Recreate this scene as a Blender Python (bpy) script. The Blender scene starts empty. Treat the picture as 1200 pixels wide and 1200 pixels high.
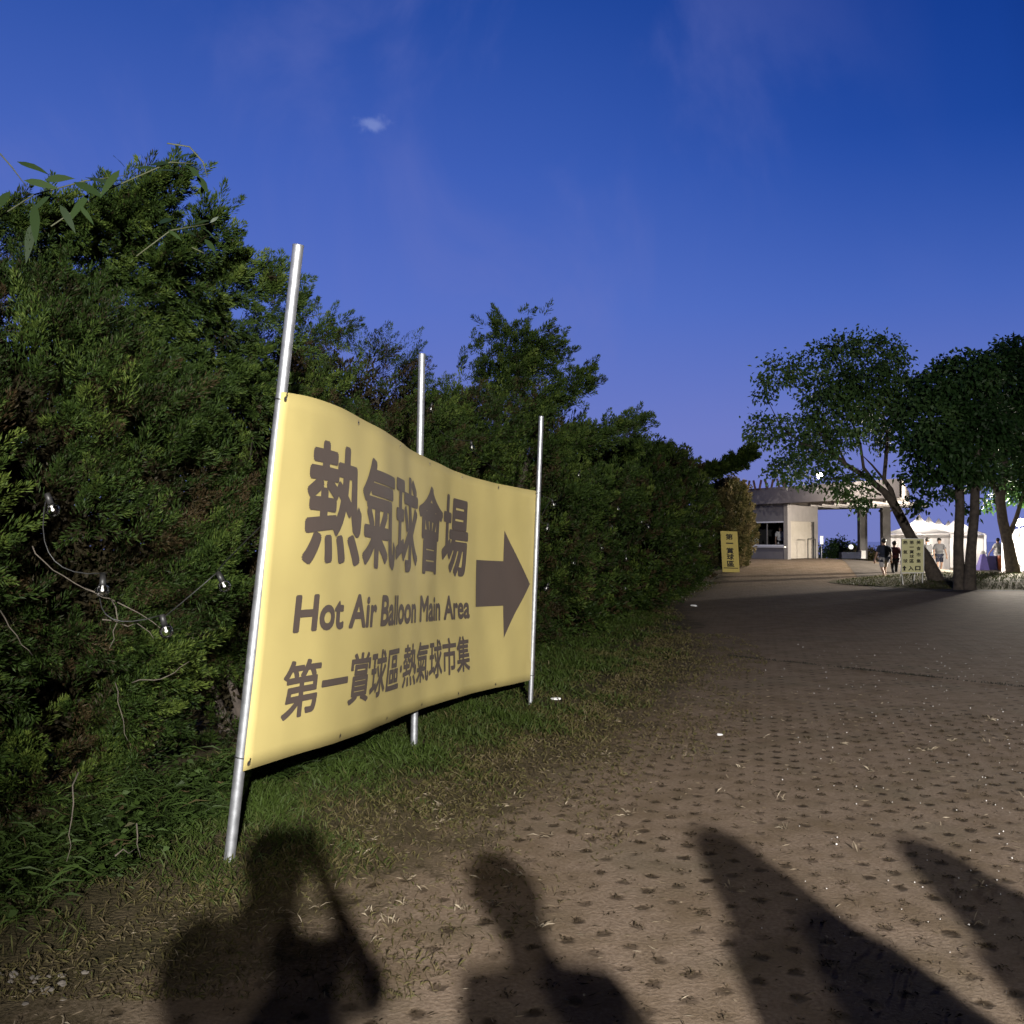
import bpy, bmesh, math, random
import numpy as np
from mathutils import Vector, Matrix

# ------------------------------------------------------------------ camera
S = bpy.context.scene
COL = S.collection
F = 1200.0
EYE = 1.6
PITCH = math.atan(34 / F)
cam_d = bpy.data.cameras.new("camera")
cam_d.sensor_width = 36.0
cam_d.lens = 36.0
cam_d.clip_start = 0.05
cam_d.clip_end = 6000
cam = bpy.data.objects.new("camera", cam_d)
COL.objects.link(cam)
cam.location = (0, 0, EYE)
cam.rotation_euler = (math.pi / 2 + PITCH, 0, 0)
S.camera = cam

# ------------------------------------------------------------------ world: dusk sky
W = bpy.data.worlds.new("World")
S.world = W
W.use_nodes = True
nt = W.node_tree
nt.nodes.clear()


def N(t, typ, **kw):
    n = t.nodes.new(typ)
    for k, v in kw.items():
        setattr(n, k, v)
    return n


def math_node(t, op, a, b=None, clamp=False):
    n = N(t, 'ShaderNodeMath', operation=op)
    n.use_clamp = clamp
    for i, x in enumerate((a, b)):
        if x is None:
            continue
        if isinstance(x, (int, float)):
            n.inputs[i].default_value = x
        else:
            t.links.new(x, n.inputs[i])
    return n.outputs[0]


def ramp(t, fac, stops, interp='LINEAR'):
    r = N(t, 'ShaderNodeValToRGB')
    r.color_ramp.interpolation = interp
    els = r.color_ramp.elements
    while len(els) < len(stops):
        els.new(0.5)
    for e, (p, c) in zip(els, stops):
        e.position = p
        e.color = (c[0], c[1], c[2], 1) if not isinstance(c, (int, float)) else (c, c, c, 1)
    if fac is not None:
        t.links.new(fac, r.inputs[0])
    return r.outputs[0]


def mixc(t, fac, a, b, blend='MIX'):
    n = N(t, 'ShaderNodeMix', data_type='RGBA', blend_type=blend)
    for sock, x in ((n.inputs[0], fac), (n.inputs[6], a), (n.inputs[7], b)):
        if isinstance(x, (int, float)):
            sock.default_value = x
        elif isinstance(x, (tuple, list)):
            sock.default_value = (x[0], x[1], x[2], 1)
        else:
            t.links.new(x, sock)
    return n.outputs[2]


tc = N(nt, 'ShaderNodeTexCoord')
sep = N(nt, 'ShaderNodeSeparateXYZ')
nt.links.new(tc.outputs['Generated'], sep.inputs[0])
grad = ramp(nt, math_node(nt, 'MULTIPLY', sep.outputs[2], 1.0, True),
            [(0.0, (.19, .225, .56)), (.10, (.165, .215, .61)), (.22, (.100, .178, .61)), (.34, (.056, .130, .53)),
             (.47, (.022, .082, .40)), (.60, (.006, .018, .09)), (1.0, (.002, .004, .02))])
# brighter to the left (the side the sun went down), deep blue high on the right, night behind
dotn = N(nt, 'ShaderNodeVectorMath', operation='DOT_PRODUCT')
nt.links.new(tc.outputs['Generated'], dotn.inputs[0])
dotn.inputs[1].default_value = (-.72, .69, 0)
azf = math_node(nt, 'ADD', math_node(nt, 'MULTIPLY', dotn.outputs['Value'], .5), .5, True)
night = ramp(nt, azf, [(0, .04), (.45, .10), (.56, .45), (.64, 1.0)])
deep = ramp(nt, azf, [(.60, (.14, .46, .66)), (.70, (.36, .62, .78)), (.80, (.78, .88, .93)), (.88, (1.05, 1.0, 1.0)), (1, (1.25, 1.12, 1.04))])
hi = ramp(nt, sep.outputs[2], [(.10, 0.0), (.36, 1.0)])
skyc = mixc(nt, hi, grad, mixc(nt, 1.0, grad, deep, 'MULTIPLY'))
skyc = mixc(nt, 1.0, skyc, night, 'MULTIPLY')
# thin high wisps
mp = N(nt, 'ShaderNodeMapping')
mp.inputs['Rotation'].default_value = (0, -.75, .3)
mp.inputs['Scale'].default_value = (3.4, 2.6, 2.2)
nt.links.new(tc.outputs['Generated'], mp.inputs[0])
nz = N(nt, 'ShaderNodeTexNoise')
nz.inputs['Scale'].default_value = 1.7
nz.inputs['Detail'].default_value = 7
nz.inputs['Roughness'].default_value = .55
nz.inputs['Distortion'].default_value = .5
nt.links.new(mp.outputs[0], nz.inputs[0])
wis = ramp(nt, nz.outputs[0], [(.42, 0), (.70, .7)], 'EASE')
wis = math_node(nt, 'MULTIPLY', wis, ramp(nt, azf, [(.66, 0.0), (.76, 1.0)]))
skyc = mixc(nt, math_node(nt, 'MULTIPLY', wis, .42), skyc, (.18, .21, .56))
# one small bright cloud
cdir = Vector(((438 - 600) / 1200, math.cos(PITCH) - (600 - 146) / 1200 * math.sin(PITCH), (600 - 146) / 1200 * math.cos(PITCH) + math.sin(PITCH))).normalized()
vs_ = N(nt, 'ShaderNodeVectorMath', operation='SUBTRACT')
nt.links.new(tc.outputs['Generated'], vs_.inputs[0])
vs_.inputs[1].default_value = cdir
mc = N(nt, 'ShaderNodeMapping')
mc.inputs['Rotation'].default_value = (0, .55, 0)
mc.inputs['Scale'].default_value = (52, 52, 120)
nt.links.new(vs_.outputs[0], mc.inputs[0])
ln_ = N(nt, 'ShaderNodeVectorMath', operation='LENGTH')
nt.links.new(mc.outputs[0], ln_.inputs[0])
nc = N(nt, 'ShaderNodeTexNoise')
nc.inputs['Scale'].default_value = 90
nc.inputs['Detail'].default_value = 5
nt.links.new(tc.outputs['Generated'], nc.inputs[0])
cl_ = ramp(nt, math_node(nt, 'ADD', ln_.outputs['Value'], math_node(nt, 'MULTIPLY', math_node(nt, 'SUBTRACT', nc.outputs[0], .5), 1.6)), [(.10, .42), (1.0, 0)], 'EASE')
skyc = mixc(nt, cl_, skyc, (.34, .42, .78))
sky = N(nt, 'ShaderNodeTexSky', sky_type='NISHITA')
sky.sun_disc = False
sky.sun_elevation = math.radians(-4)
sky.sun_rotation = math.radians(-46)
bg1 = N(nt, 'ShaderNodeBackground')
nt.links.new(skyc, bg1.inputs[0])
bg1.inputs[1].default_value = 0.92
bg2 = N(nt, 'ShaderNodeBackground')
nt.links.new(sky.outputs[0], bg2.inputs[0])
bg2.inputs[1].default_value = 0.05
add = N(nt, 'ShaderNodeAddShader')
nt.links.new(bg1.outputs[0], add.inputs[0])
nt.links.new(bg2.outputs[0], add.inputs[1])
wo = N(nt, 'ShaderNodeOutputWorld')
nt.links.new(add.outputs[0], wo.inputs[0])

S.view_settings.view_transform = 'Standard'
S.view_settings.look = 'None'
S.view_settings.exposure = 0
S.view_settings.gamma = 1
S.render.engine = 'CYCLES'
S.cycles.use_denoising = True
S.cycles.max_bounces = 6
S.cycles.diffuse_bounces = 3
S.cycles.glossy_bounces = 3
S.cycles.transmission_bounces = 4
S.cycles.transparent_max_bounces = 8
S.cycles.sample_clamp_indirect = 3.0
S.cycles.use_adaptive_sampling = True
S.cycles.adaptive_threshold = 0.015

rng = np.random.default_rng(11)
random.seed(5)

# ------------------------------------------------------------------ helpers
FW = np.array([0, math.cos(PITCH), math.sin(PITCH)])
UP = np.array([0, -math.sin(PITCH), math.cos(PITCH)])
RT = np.array([1.0, 0, 0])
EYEV = np.array([0, 0, EYE])


def P(px, py, d):
    """point seen at photo pixel (px, py), d metres along the view axis"""
    return EYEV + d * ((px - 600) / F * RT + (600 - py) / F * UP + FW)


def G(px, py, h=0.0):
    """ground point under a photo pixel"""
    r = (px - 600) / F * RT + (600 - py) / F * UP + FW
    return EYEV + r * ((h - EYE) / r[2])


def proj(p):
    v = np.asarray(p) - EYEV
    d = v @ FW
    return 600 + F * (v @ RT) / d, 600 - F * (v @ UP) / d


def sstep(a, b, x):
    t = np.clip((np.asarray(x, float) - a) / (b - a), 0, 1)
    return t * t * (3 - 2 * t)


def gh(x, y):
    """terrain height: the plaza in front of the kiosk lies a little higher"""
    return .70 * sstep(36, 49, y) * (1 - sstep(16, 23, x)) + .0 * np.asarray(x)


def tag(o, label=None, cat=None, group=None, kind=None):
    if label:
        o['label'] = label
    if cat:
        o['category'] = cat
    if group:
        o['group'] = group
    if kind:
        o['kind'] = kind
    return o


def empty(name, loc=(0, 0, 0), rz=0.0):
    o = bpy.data.objects.new(name, None)
    COL.objects.link(o)
    o.location = loc
    o.rotation_euler = (0, 0, rz)
    o.empty_display_size = .2
    return o


def link(name, me, parent=None, world=False):
    o = bpy.data.objects.new(name, me)
    COL.objects.link(o)
    if parent is not None:
        o.parent = parent
        if world:       # mesh was built in world coordinates
            p, q = parent, Matrix.Identity(4)
            while p:
                q = p.matrix_parent_inverse @ p.matrix_basis @ q
                p = p.parent
            o.matrix_parent_inverse = q.inverted()
    return o


def mesh_np(name, V, Fa, mats=(), mi=None, smooth=False, attrs=None):
    """V (n,3); Fa (m,k) with equal-sided faces, or a list of faces"""
    me = bpy.data.meshes.new(name)
    if isinstance(Fa, np.ndarray):
        V = np.ascontiguousarray(V, dtype=np.float32)
        m, k = Fa.shape
        me.vertices.add(len(V))
        me.vertices.foreach_set("co", V.ravel())
        me.loops.add(m * k)
        me.loops.foreach_set("vertex_index", np.ascontiguousarray(Fa, dtype=np.int32).ravel())
        me.polygons.add(m)
        me.polygons.foreach_set("loop_start", np.arange(0, m * k, k, dtype=np.int32))
    else:
        me.from_pydata([tuple(map(float, v)) for v in V], [], [tuple(map(int, f)) for f in Fa])
    for mt in mats:
        me.materials.append(mt)
    if mi is not None:
        me.polygons.foreach_set("material_index", np.asarray(mi, dtype=np.int32))
    if smooth:
        me.polygons.foreach_set("use_smooth", np.ones(len(me.polygons), dtype=bool))
    if attrs:
        for an, arr in attrs.items():
            a = me.attributes.new(an, 'FLOAT', 'POINT')
            a.data.foreach_set("value", np.ascontiguousarray(arr, dtype=np.float32))
    me.update(calc_edges=True)
    me.validate()
    return me


class MB:
    """collects simple solids into one mesh"""

    def __init__(self):
        self.v, self.f, self.m, self.s = [], [], [], []

    def add(self, v, f, mi=0, smooth=False):
        b = len(self.v)
        self.v += [tuple(map(float, q)) for q in v]
        self.f += [tuple(i + b for i in q) for q in f]
        self.m += [mi] * len(f)
        self.s += [smooth] * len(f)

    def box(self, c, s, rz=0.0, mi=0, rx=0.0, ry=0.0):
        M = Matrix.Rotation(rz, 3, 'Z') @ Matrix.Rotation(ry, 3, 'Y') @ Matrix.Rotation(rx, 3, 'X')
        v = []
        for dz in (-.5, .5):
            for dx, dy in ((-.5, -.5), (.5, -.5), (.5, .5), (-.5, .5)):
                q = M @ Vector((dx * s[0], dy * s[1], dz * s[2]))
                v.append((q.x + c[0], q.y + c[1], q.z + c[2]))
        self.add(v, [(3, 2, 1, 0), (4, 5, 6, 7), (0, 1, 5, 4), (1, 2, 6, 5), (2, 3, 7, 6), (3, 0, 4, 7)], mi)

    def prism(self, poly, z0, z1, mi=0):
        n = len(poly)
        a = sum(poly[i][0] * poly[(i + 1) % n][1] - poly[(i + 1) % n][0] * poly[i][1] for i in range(n))
        if a < 0:
            poly = poly[::-1]
        v = [(x, y, z0) for x, y in poly] + [(x, y, z1) for x, y in poly]
        f = [tuple(range(n))[::-1], tuple(range(n, 2 * n))]
        f += [(i, (i + 1) % n, n + (i + 1) % n, n + i) for i in range(n)]
        self.add(v, f, mi)

    def tube(self, pts, rad, n=8, mi=0, caps=True):
        pts = [np.asarray(p, float) for p in pts]
        k = len(pts)
        rad = [rad] * k if isinstance(rad, (int, float)) else rad
        v, f = [], []
        ref = np.array([.3, .1, 1.0])
        for i, p in enumerate(pts):
            t = pts[min(i + 1, k - 1)] - pts[max(i - 1, 0)]
            t = t / (np.linalg.norm(t) + 1e-9)
            if abs(t @ ref) / np.linalg.norm(ref) > .97:
                ref = np.array([1.0, .2, .1])
            a = np.cross(t, ref)
            a /= np.linalg.norm(a)
            b = np.cross(t, a)
            for j in range(n):
                w = 2 * math.pi * j / n
                v.append(p + rad[i] * (math.cos(w) * a + math.sin(w) * b))
        for i in range(k - 1):
            for j in range(n):
                f.append((i * n + j, i * n + (j + 1) % n, (i + 1) * n + (j + 1) % n, (i + 1) * n + j))
        if caps:
            f.append(tuple(range(n)))
            f.append(tuple(range((k - 1) * n, k * n))[::-1])
        self.add(v, f, mi, True)

    def ball(self, c, r, n=10, mi=0, sz=1.0):
        v, f = [], []
        for i in range(1, n):
            th = math.pi * i / n
            for j in range(2 * n):
                ph = math.pi * j / n
                v.append((c[0] + r * math.sin(th) * math.cos(ph), c[1] + r * math.sin(th) * math.sin(ph), c[2] + r * sz * math.cos(th)))
        v += [(c[0], c[1], c[2] + r * sz), (c[0], c[1], c[2] - r * sz)]
        T, B = len(v) - 2, len(v) - 1
        for j in range(2 * n):
            j2 = (j + 1) % (2 * n)
            f.append((T, j, j2))
            f.append((B, (n - 2) * 2 * n + j2, (n - 2) * 2 * n + j))
            for i in range(n - 2):
                f.append((i * 2 * n + j, (i + 1) * 2 * n + j, (i + 1) * 2 * n + j2, i * 2 * n + j2))
        self.add(v, f, mi, True)

    def build(self, name, mats, parent=None, world=False):
        mats = mats if isinstance(mats, (list, tuple)) else [mats]
        me = mesh_np(name, self.v, self.f, mats, self.m)
        me.polygons.foreach_set("use_smooth", np.asarray(self.s, dtype=bool))
        return link(name, me, parent, world)


def norm(a):
    return a / (np.linalg.norm(a, axis=-1, keepdims=True) + 1e-9)


def kites(base, d, w, ln, rg, bend=0.0):
    """leaf-shaped quads: base (n,3), unit direction d, width w (n,), length ln (n,)"""
    n = len(base)
    r = norm(np.cross(d, rg.normal(size=(n, 3))))
    mid = base + d * (ln * .5)[:, None]
    tip = base + d * ln[:, None]
    tip[:, 2] -= bend * ln
    V = np.empty((n, 4, 3))
    V[:, 0] = base
    V[:, 1] = mid + r * (w * .5)[:, None]
    V[:, 2] = tip
    V[:, 3] = mid - r * (w * .5)[:, None]
    return V


# ------------------------------------------------------------------ materials
def mat(name):
    m = bpy.data.materials.new(name)
    m.use_nodes = True
    t = m.node_tree
    b = t.nodes['Principled BSDF']
    return m, t, b


def simple(name, col, rough=.6, metal=0.0, noise=0.0, scale=8.0, bump=0.0, spec=.5):
    m, t, b = mat(name)
    b.inputs['Roughness'].default_value = rough
    b.inputs['Metallic'].default_value = metal
    b.inputs['Specular IOR Level'].default_value = spec
    tc = N(t, 'ShaderNodeTexCoord')
    n = N(t, 'ShaderNodeTexNoise')
    n.inputs['Scale'].default_value = scale
    n.inputs['Detail'].default_value = 6
    t.links.new(tc.outputs['Object'], n.inputs[0])
    lo = tuple(c * (1 - noise) for c in col)
    hi = tuple(min(1, c * (1 + noise)) for c in col)
    t.links.new(ramp(t, n.outputs[0], [(.3, lo), (.7, hi)]), b.inputs['Base Color'])
    if bump:
        bp = N(t, 'ShaderNodeBump')
        bp.inputs['Strength'].default_value = bump
        bp.inputs['Distance'].default_value = .01
        t.links.new(n.outputs[0], bp.inputs['Height'])
        t.links.new(bp.outputs[0], b.inputs['Normal'])
    return m


def leaf_mat(name, stops, transl=.22, rough=.6, spec=.12):
    """foliage: colour picked per leaf from the mesh's own 'tint'"""
    m, t, b = mat(name)
    at = N(t, 'ShaderNodeAttribute', attribute_name='tint')
    c = ramp(t, at.outputs['Fac'], stops)
    t.links.new(c, b.inputs['Base Color'])
    b.inputs['Roughness'].default_value = rough
    b.inputs['Specular IOR Level'].default_value = spec
    tr = N(t, 'ShaderNodeBsdfTranslucent')
    t.links.new(c, tr.inputs[0])
    mx = N(t, 'ShaderNodeMixShader')
    mx.inputs[0].default_value = transl
    t.links.new(b.outputs[0], mx.inputs[1])
    t.links.new(tr.outputs[0], mx.inputs[2])
    t.links.new(mx.outputs[0], t.nodes['Material Output'].inputs[0])
    return m


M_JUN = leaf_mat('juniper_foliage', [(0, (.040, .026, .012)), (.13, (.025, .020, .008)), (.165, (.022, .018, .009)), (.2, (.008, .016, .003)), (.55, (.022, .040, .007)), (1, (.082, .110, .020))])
M_JUNDRY = leaf_mat('dry_shrub_foliage', [(0, (.04, .05, .015)), (.4, (.075, .068, .024)), (.7, (.13, .105, .045)), (1, (.22, .17, .085))])
M_BROAD = leaf_mat('broadleaf_foliage', [(0, (.026, .052, .014)), (.5, (.056, .105, .030)), (1, (.105, .16, .046))], rough=.5, spec=.2)
M_BROAD_SHADE = leaf_mat('shaded_broadleaf_foliage', [(0, (.012, .030, .008)), (.5, (.022, .052, .014)), (1, (.045, .085, .024))], rough=.5, spec=.2)  # darker copy of the broadleaf colours; the trees' dimness is put into the colour
M_VINE = leaf_mat('vine_leaf', [(0, (.011, .022, .008)), (1, (.028, .048, .016))], rough=.35, spec=.4)
M_WEED = leaf_mat('weed_leaf', [(0, (.06, .045, .022)), (.1, (.014, .024, .006)), (1, (.030, .052, .010))])
M_GRASS = leaf_mat('grass_blade', [(0, (.085, .066, .036)), (.25, (.066, .060, .020)), (.45, (.030, .043, .010)), (1, (.036, .060, .010))])
M_STRAW = leaf_mat('dry_grass_blade', [(0, (.022, .016, .009)), (.15, (.05, .038, .022)), (.5, (.11, .085, .055)), (1, (.26, .22, .16))], transl=.15)
M_BARK = simple('bark', (.055, .043, .034), .9, noise=.45, scale=9, bump=.6)
M_TWIG = simple('dead_twig', (.062, .051, .039), .9, noise=.3, scale=20)
M_STEEL = simple('galvanised_steel', (.33, .34, .36), .5, .8, noise=.2, scale=25, bump=.05)
M_BANNER = simple('yellow_banner_fabric', (.395, .325, .128), .56, noise=.08, scale=1.6, bump=.06, spec=.3)
M_PRINT = simple('brown_print', (.068, .051, .043), .6, noise=.04, scale=3)
M_BLACK = simple('black_plastic', (.015, .015, .015), .5)
M_BRASS = simple('eyelet_metal', (.5, .42, .25), .35, .9)
M_WALL = simple('taupe_render_wall', (.195, .180, .174), .85, noise=.08, scale=2.5, bump=.1)
M_WALL2 = simple('dark_taupe_band', (.235, .21, .20), .85, noise=.1, scale=2.5, bump=.1)
M_SHUT = simple('cream_shutter', (.30, .27, .23), .6, noise=.08, scale=4)
M_WHITE = simple('white_paint', (.78, .77, .75), .5, noise=.03)
M_DARK = simple('dark_interior', (.02, .02, .022), .8)
M_WOOD = simple('weathered_red_wood', (.17, .10, .085), .8, noise=.3, scale=12)
M_CONC = simple('dark_concrete_column', (.16, .15, .145), .85, noise=.15, scale=4, bump=.1)
M_SIGNY = simple('yellow_sign_board', (.62, .50, .14), .5, noise=.05)
M_SIGNP = simple('pale_green_yellow_board', (.70, .66, .36), .5, noise=.05)
M_INK = simple('black_print', (.02, .017, .012), .6)
M_SKIN = simple('skin', (.42, .26, .18), .55, noise=.05)
M_HAIR = simple('black_hair', (.012, .010, .009), .5)
M_NAVY = simple('navy_cloth', (.018, .022, .045), .85, noise=.15)
M_LTSHORT = simple('pale_grey_cloth', (.48, .46, .47), .85, noise=.08)
M_MAROON = simple('maroon_cloth', (.10, .03, .045), .85, noise=.15)
M_BLACKC = simple('black_cloth', (.013, .013, .015), .85, noise=.15)
M_WHITEC = simple('white_cloth', (.75, .74, .72), .8, noise=.04)
M_GREYC = simple('grey_cloth', (.16, .16, .17), .85, noise=.1)
M_SHOE = simple('white_shoe', (.6, .58, .55), .6)
M_BLUEC = simple('dark_blue_tablecloth', (.035, .03, .11), .8, noise=.1)
M_PURP = simple('violet_cloth', (.16, .13, .42), .8, noise=.1)
M_ORANGE = simple('orange_plastic', (.75, .20, .05), .45)
M_PAPER = simple('white_paper', (.75, .75, .75), .7)
M_ROCK = simple('pale_stone', (.10, .088, .075), .9, noise=.25, scale=14, bump=.3)


def glass_bulb():
    """thin hollow glass: clear, with sharp reflections that grow towards the rim"""
    m, t, b = mat('clear_glass_bulb')
    tr = N(t, 'ShaderNodeBsdfTransparent')
    gl = N(t, 'ShaderNodeBsdfGlossy')
    gl.inputs['Roughness'].default_value = .09
    fr = N(t, 'ShaderNodeFresnel')
    fr.inputs['IOR'].default_value = 1.55
    mx = N(t, 'ShaderNodeMixShader')
    t.links.new(math_node(t, 'ADD', math_node(t, 'MULTIPLY', fr.outputs[0], 1.3), .05, True), mx.inputs[0])
    t.links.new(tr.outputs[0], mx.inputs[1])
    t.links.new(gl.outputs[0], mx.inputs[2])
    t.links.new(mx.outputs[0], t.nodes['Material Output'].inputs[0])
    return m


M_GLASS = glass_bulb()


def emit(name, col, s):
    m, t, b = mat(name)
    b.inputs['Base Color'].default_value = (.8, .8, .8, 1)
    b.inputs['Emission Color'].default_value = (*col, 1)
    b.inputs['Emission Strength'].default_value = s
    return m


M_LAMP = emit('lit_lamp_glass', (1, .93, .82), 60)


def tent_mat():
    m, t, b = mat('white_tent_fabric')
    n = N(t, 'ShaderNodeTexNoise')
    n.inputs['Scale'].default_value = 2
    c = ramp(t, n.outputs[0], [(.3, (.74, .71, .69)), (.7, (.8, .77, .75))])
    t.links.new(c, b.inputs['Base Color'])
    b.inputs['Roughness'].default_value = .7
    tr = N(t, 'ShaderNodeBsdfTranslucent')
    t.links.new(c, tr.inputs[0])
    mx = N(t, 'ShaderNodeMixShader')
    mx.inputs[0].default_value = .26
    t.links.new(b.outputs[0], mx.inputs[1])
    t.links.new(tr.outputs[0], mx.inputs[2])
    t.links.new(mx.outputs[0], t.nodes['Material Output'].inputs[0])
    return m


M_TENT = tent_mat()

# paver lattice (shared by the shader and by the tufts that grow in the cells)
LAT_A = math.atan(.24)          # columns run along (sin, cos) of this angle
LAT_S, LAT_L = .125, .215


def lat_point(i, j):
    u = i * LAT_S
    v = (j + .5 * (i % 2)) * LAT_L
    return u * math.cos(LAT_A) + v * math.sin(LAT_A), -u * math.sin(LAT_A) + v * math.cos(LAT_A)


def paver_mat():
    m, t, b = mat('grass_grid_paving')
    tc = N(t, 'ShaderNodeTexCoord')
    mp = N(t, 'ShaderNodeMapping')
    mp.inputs['Rotation'].default_value = (0, 0, LAT_A)
    t.links.new(tc.outputs['Object'], mp.inputs[0])
    wob = N(t, 'ShaderNodeTexNoise')
    wob.inputs['Scale'].default_value = 14
    t.links.new(tc.outputs['Object'], wob.inputs[0])
    sp = N(t, 'ShaderNodeSeparateXYZ')
    t.links.new(mp.outputs[0], sp.inputs[0])
    wsep = N(t, 'ShaderNodeSeparateColor')
    t.links.new(wob.outputs['Color'], wsep.inputs[0])
    u = math_node(t, 'ADD', sp.outputs[0], math_node(t, 'MULTIPLY', math_node(t, 'SUBTRACT', wsep.outputs[0], .5), .06))
    v = math_node(t, 'ADD', sp.outputs[1], math_node(t, 'MULTIPLY', math_node(t, 'SUBTRACT', wsep.outputs[1], .5), .06))
    ui = math_node(t, 'ROUND', math_node(t, 'DIVIDE', u, LAT_S))
    par = math_node(t, 'FLOORED_MODULO', ui, 2.0)
    du = math_node(t, 'SUBTRACT', u, math_node(t, 'MULTIPLY', ui, LAT_S))
    vv = math_node(t, 'SUBTRACT', math_node(t, 'DIVIDE', v, LAT_L), math_node(t, 'MULTIPLY', par, .5))
    dv = math_node(t, 'MULTIPLY', math_node(t, 'SUBTRACT', vv, math_node(t, 'ROUND', vv)), LAT_L)
    dist = math_node(t, 'SQRT', math_node(t, 'ADD', math_node(t, 'POWER', math_node(t, 'MULTIPLY', du, 1.0), 2), math_node(t, 'POWER', math_node(t, 'MULTIPLY', dv, .85), 2)))
    hole = ramp(t, dist, [(.014, 1.0), (.042, 0.0)], 'EASE')
    # worn patches where the cells are silted up
    big = N(t, 'ShaderNodeTexNoise')
    big.inputs['Scale'].default_value = 1.1
    big.inputs['Detail'].default_value = 5
    t.links.new(tc.outputs['Object'], big.inputs[0])
    silt = ramp(t, big.outputs[0], [(.36, .4), (.58, 1.0)])
    cellr = N(t, 'ShaderNodeTexWhiteNoise', noise_dimensions='2D')
    cv = N(t, 'ShaderNodeCombineXYZ')
    t.links.new(ui, cv.inputs[0])
    t.links.new(math_node(t, 'ROUND', vv), cv.inputs[1])
    t.links.new(cv.outputs[0], cellr.inputs['Vector'])
    cr = ramp(t, cellr.outputs[0], [(.1, .15), (.6, 1.0)])
    hole = math_node(t, 'MULTIPLY', math_node(t, 'MULTIPLY', hole, silt), cr)
    so = N(t, 'ShaderNodeSeparateXYZ')
    t.links.new(tc.outputs['Object'], so.inputs[0])
    filled = ramp(t, math_node(t, 'DIVIDE', so.outputs[1], 40.0, True), [(.22, 1.0), (.45, .45)])   # cells farther along are filled up with soil
    hole = math_node(t, 'MULTIPLY', hole, filled)
    fine = N(t, 'ShaderNodeTexNoise')
    fine.inputs['Scale'].default_value = 55
    fine.inputs['Detail'].default_value = 6
    fine.inputs['Roughness'].default_value = .7
    t.links.new(tc.outputs['Object'], fine.inputs[0])
    conc = ramp(t, fine.outputs[0], [(.25, (.105, .075, .052)), (.5, (.188, .140, .101)), (.75, (.272, .212, .160))])
    med = N(t, 'ShaderNodeTexNoise')
    med.inputs['Scale'].default_value = 3.2
    med.inputs['Detail'].default_value = 6
    t.links.new(tc.outputs['Object'], med.inputs[0])
    conc = mixc(t, ramp(t, med.outputs[0], [(.42, 0), (.68, .7)]), conc, (.115, .083, .050))
    conc = mixc(t, ramp(t, big.outputs[0], [(.5, 0), (.7, .35)]), conc, (.11, .10, .068))
    col = mixc(t, math_node(t, 'MULTIPLY', hole, .90), conc, (.026, .017, .009))
    ea = N(t, 'ShaderNodeAttribute', attribute_name='edge')
    ed = math_node(t, 'ADD', ea.outputs['Fac'], math_node(t, 'MULTIPLY', math_node(t, 'SUBTRACT', med.outputs[0], .5), 1.6))
    ed = math_node(t, 'ADD', ed, math_node(t, 'MULTIPLY', math_node(t, 'SUBTRACT', fine.outputs[0], .5), .5))
    dirt = ramp(t, ed, [(.12, 1.0), (.62, 0.0)])
    soil = ramp(t, fine.outputs[0], [(.3, (.040, .031, .017)), (.5, (.07, .055, .032)), (.72, (.12, .094, .063))])
    col = mixc(t, dirt, col, soil)
    t.links.new(col, b.inputs['Base Color'])
    b.inputs['Roughness'].default_value = .9
    b.inputs['Specular IOR Level'].default_value = .08
    hgt = math_node(t, 'ADD', math_node(t, 'MULTIPLY', hole, -.8), math_node(t, 'MULTIPLY', fine.outputs[0], .9))
    hgt = math_node(t, 'ADD', hgt, math_node(t, 'MULTIPLY', med.outputs[0], 1.2))
    bp = N(t, 'ShaderNodeBump')
    bp.inputs['Strength'].default_value = .55
    bp.inputs['Distance'].default_value = .014
    t.links.new(hgt, bp.inputs['Height'])
    t.links.new(bp.outputs[0], b.inputs['Normal'])
    return m


def soil_mat(name, c0, c1, c2, bump=.8):
    m, t, b = mat(name)
    tc = N(t, 'ShaderNodeTexCoord')
    n = N(t, 'ShaderNodeTexNoise')
    n.inputs['Scale'].default_value = 2.3
    n.inputs['Detail'].default_value = 9
    n.inputs['Roughness'].default_value = .65
    t.links.new(tc.outputs['Object'], n.inputs[0])
    t.links.new(ramp(t, n.outputs[0], [(.3, c0), (.5, c1), (.7, c2)]), b.inputs['Base Color'])
    b.inputs['Roughness'].default_value = .95
    b.inputs['Specular IOR Level'].default_value = .15
    f = N(t, 'ShaderNodeTexNoise')
    f.inputs['Scale'].default_value = 40
    f.inputs['Detail'].default_value = 6
    t.links.new(tc.outputs['Object'], f.inputs[0])
    bp = N(t, 'ShaderNodeBump')
    bp.inputs['Strength'].default_value = bump
    bp.inputs['Distance'].default_value = .02
    t.links.new(f.outputs[0], bp.inputs['Height'])
    t.links.new(bp.outputs[0], b.inputs['Normal'])
    return m


M_PAVE = paver_mat()
M_SOIL = soil_mat('soil_and_turf', (.036, .030, .013), (.06, .048, .024), (.095, .073, .045))
M_LAWN = soil_mat('dry_lawn', (.045, .05, .016), (.08, .07, .03), (.12, .10, .052))
M_ASPH = soil_mat('worn_asphalt', (.075, .064, .054), (.105, .09, .076), (.14, .122, .104), .5)


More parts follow.
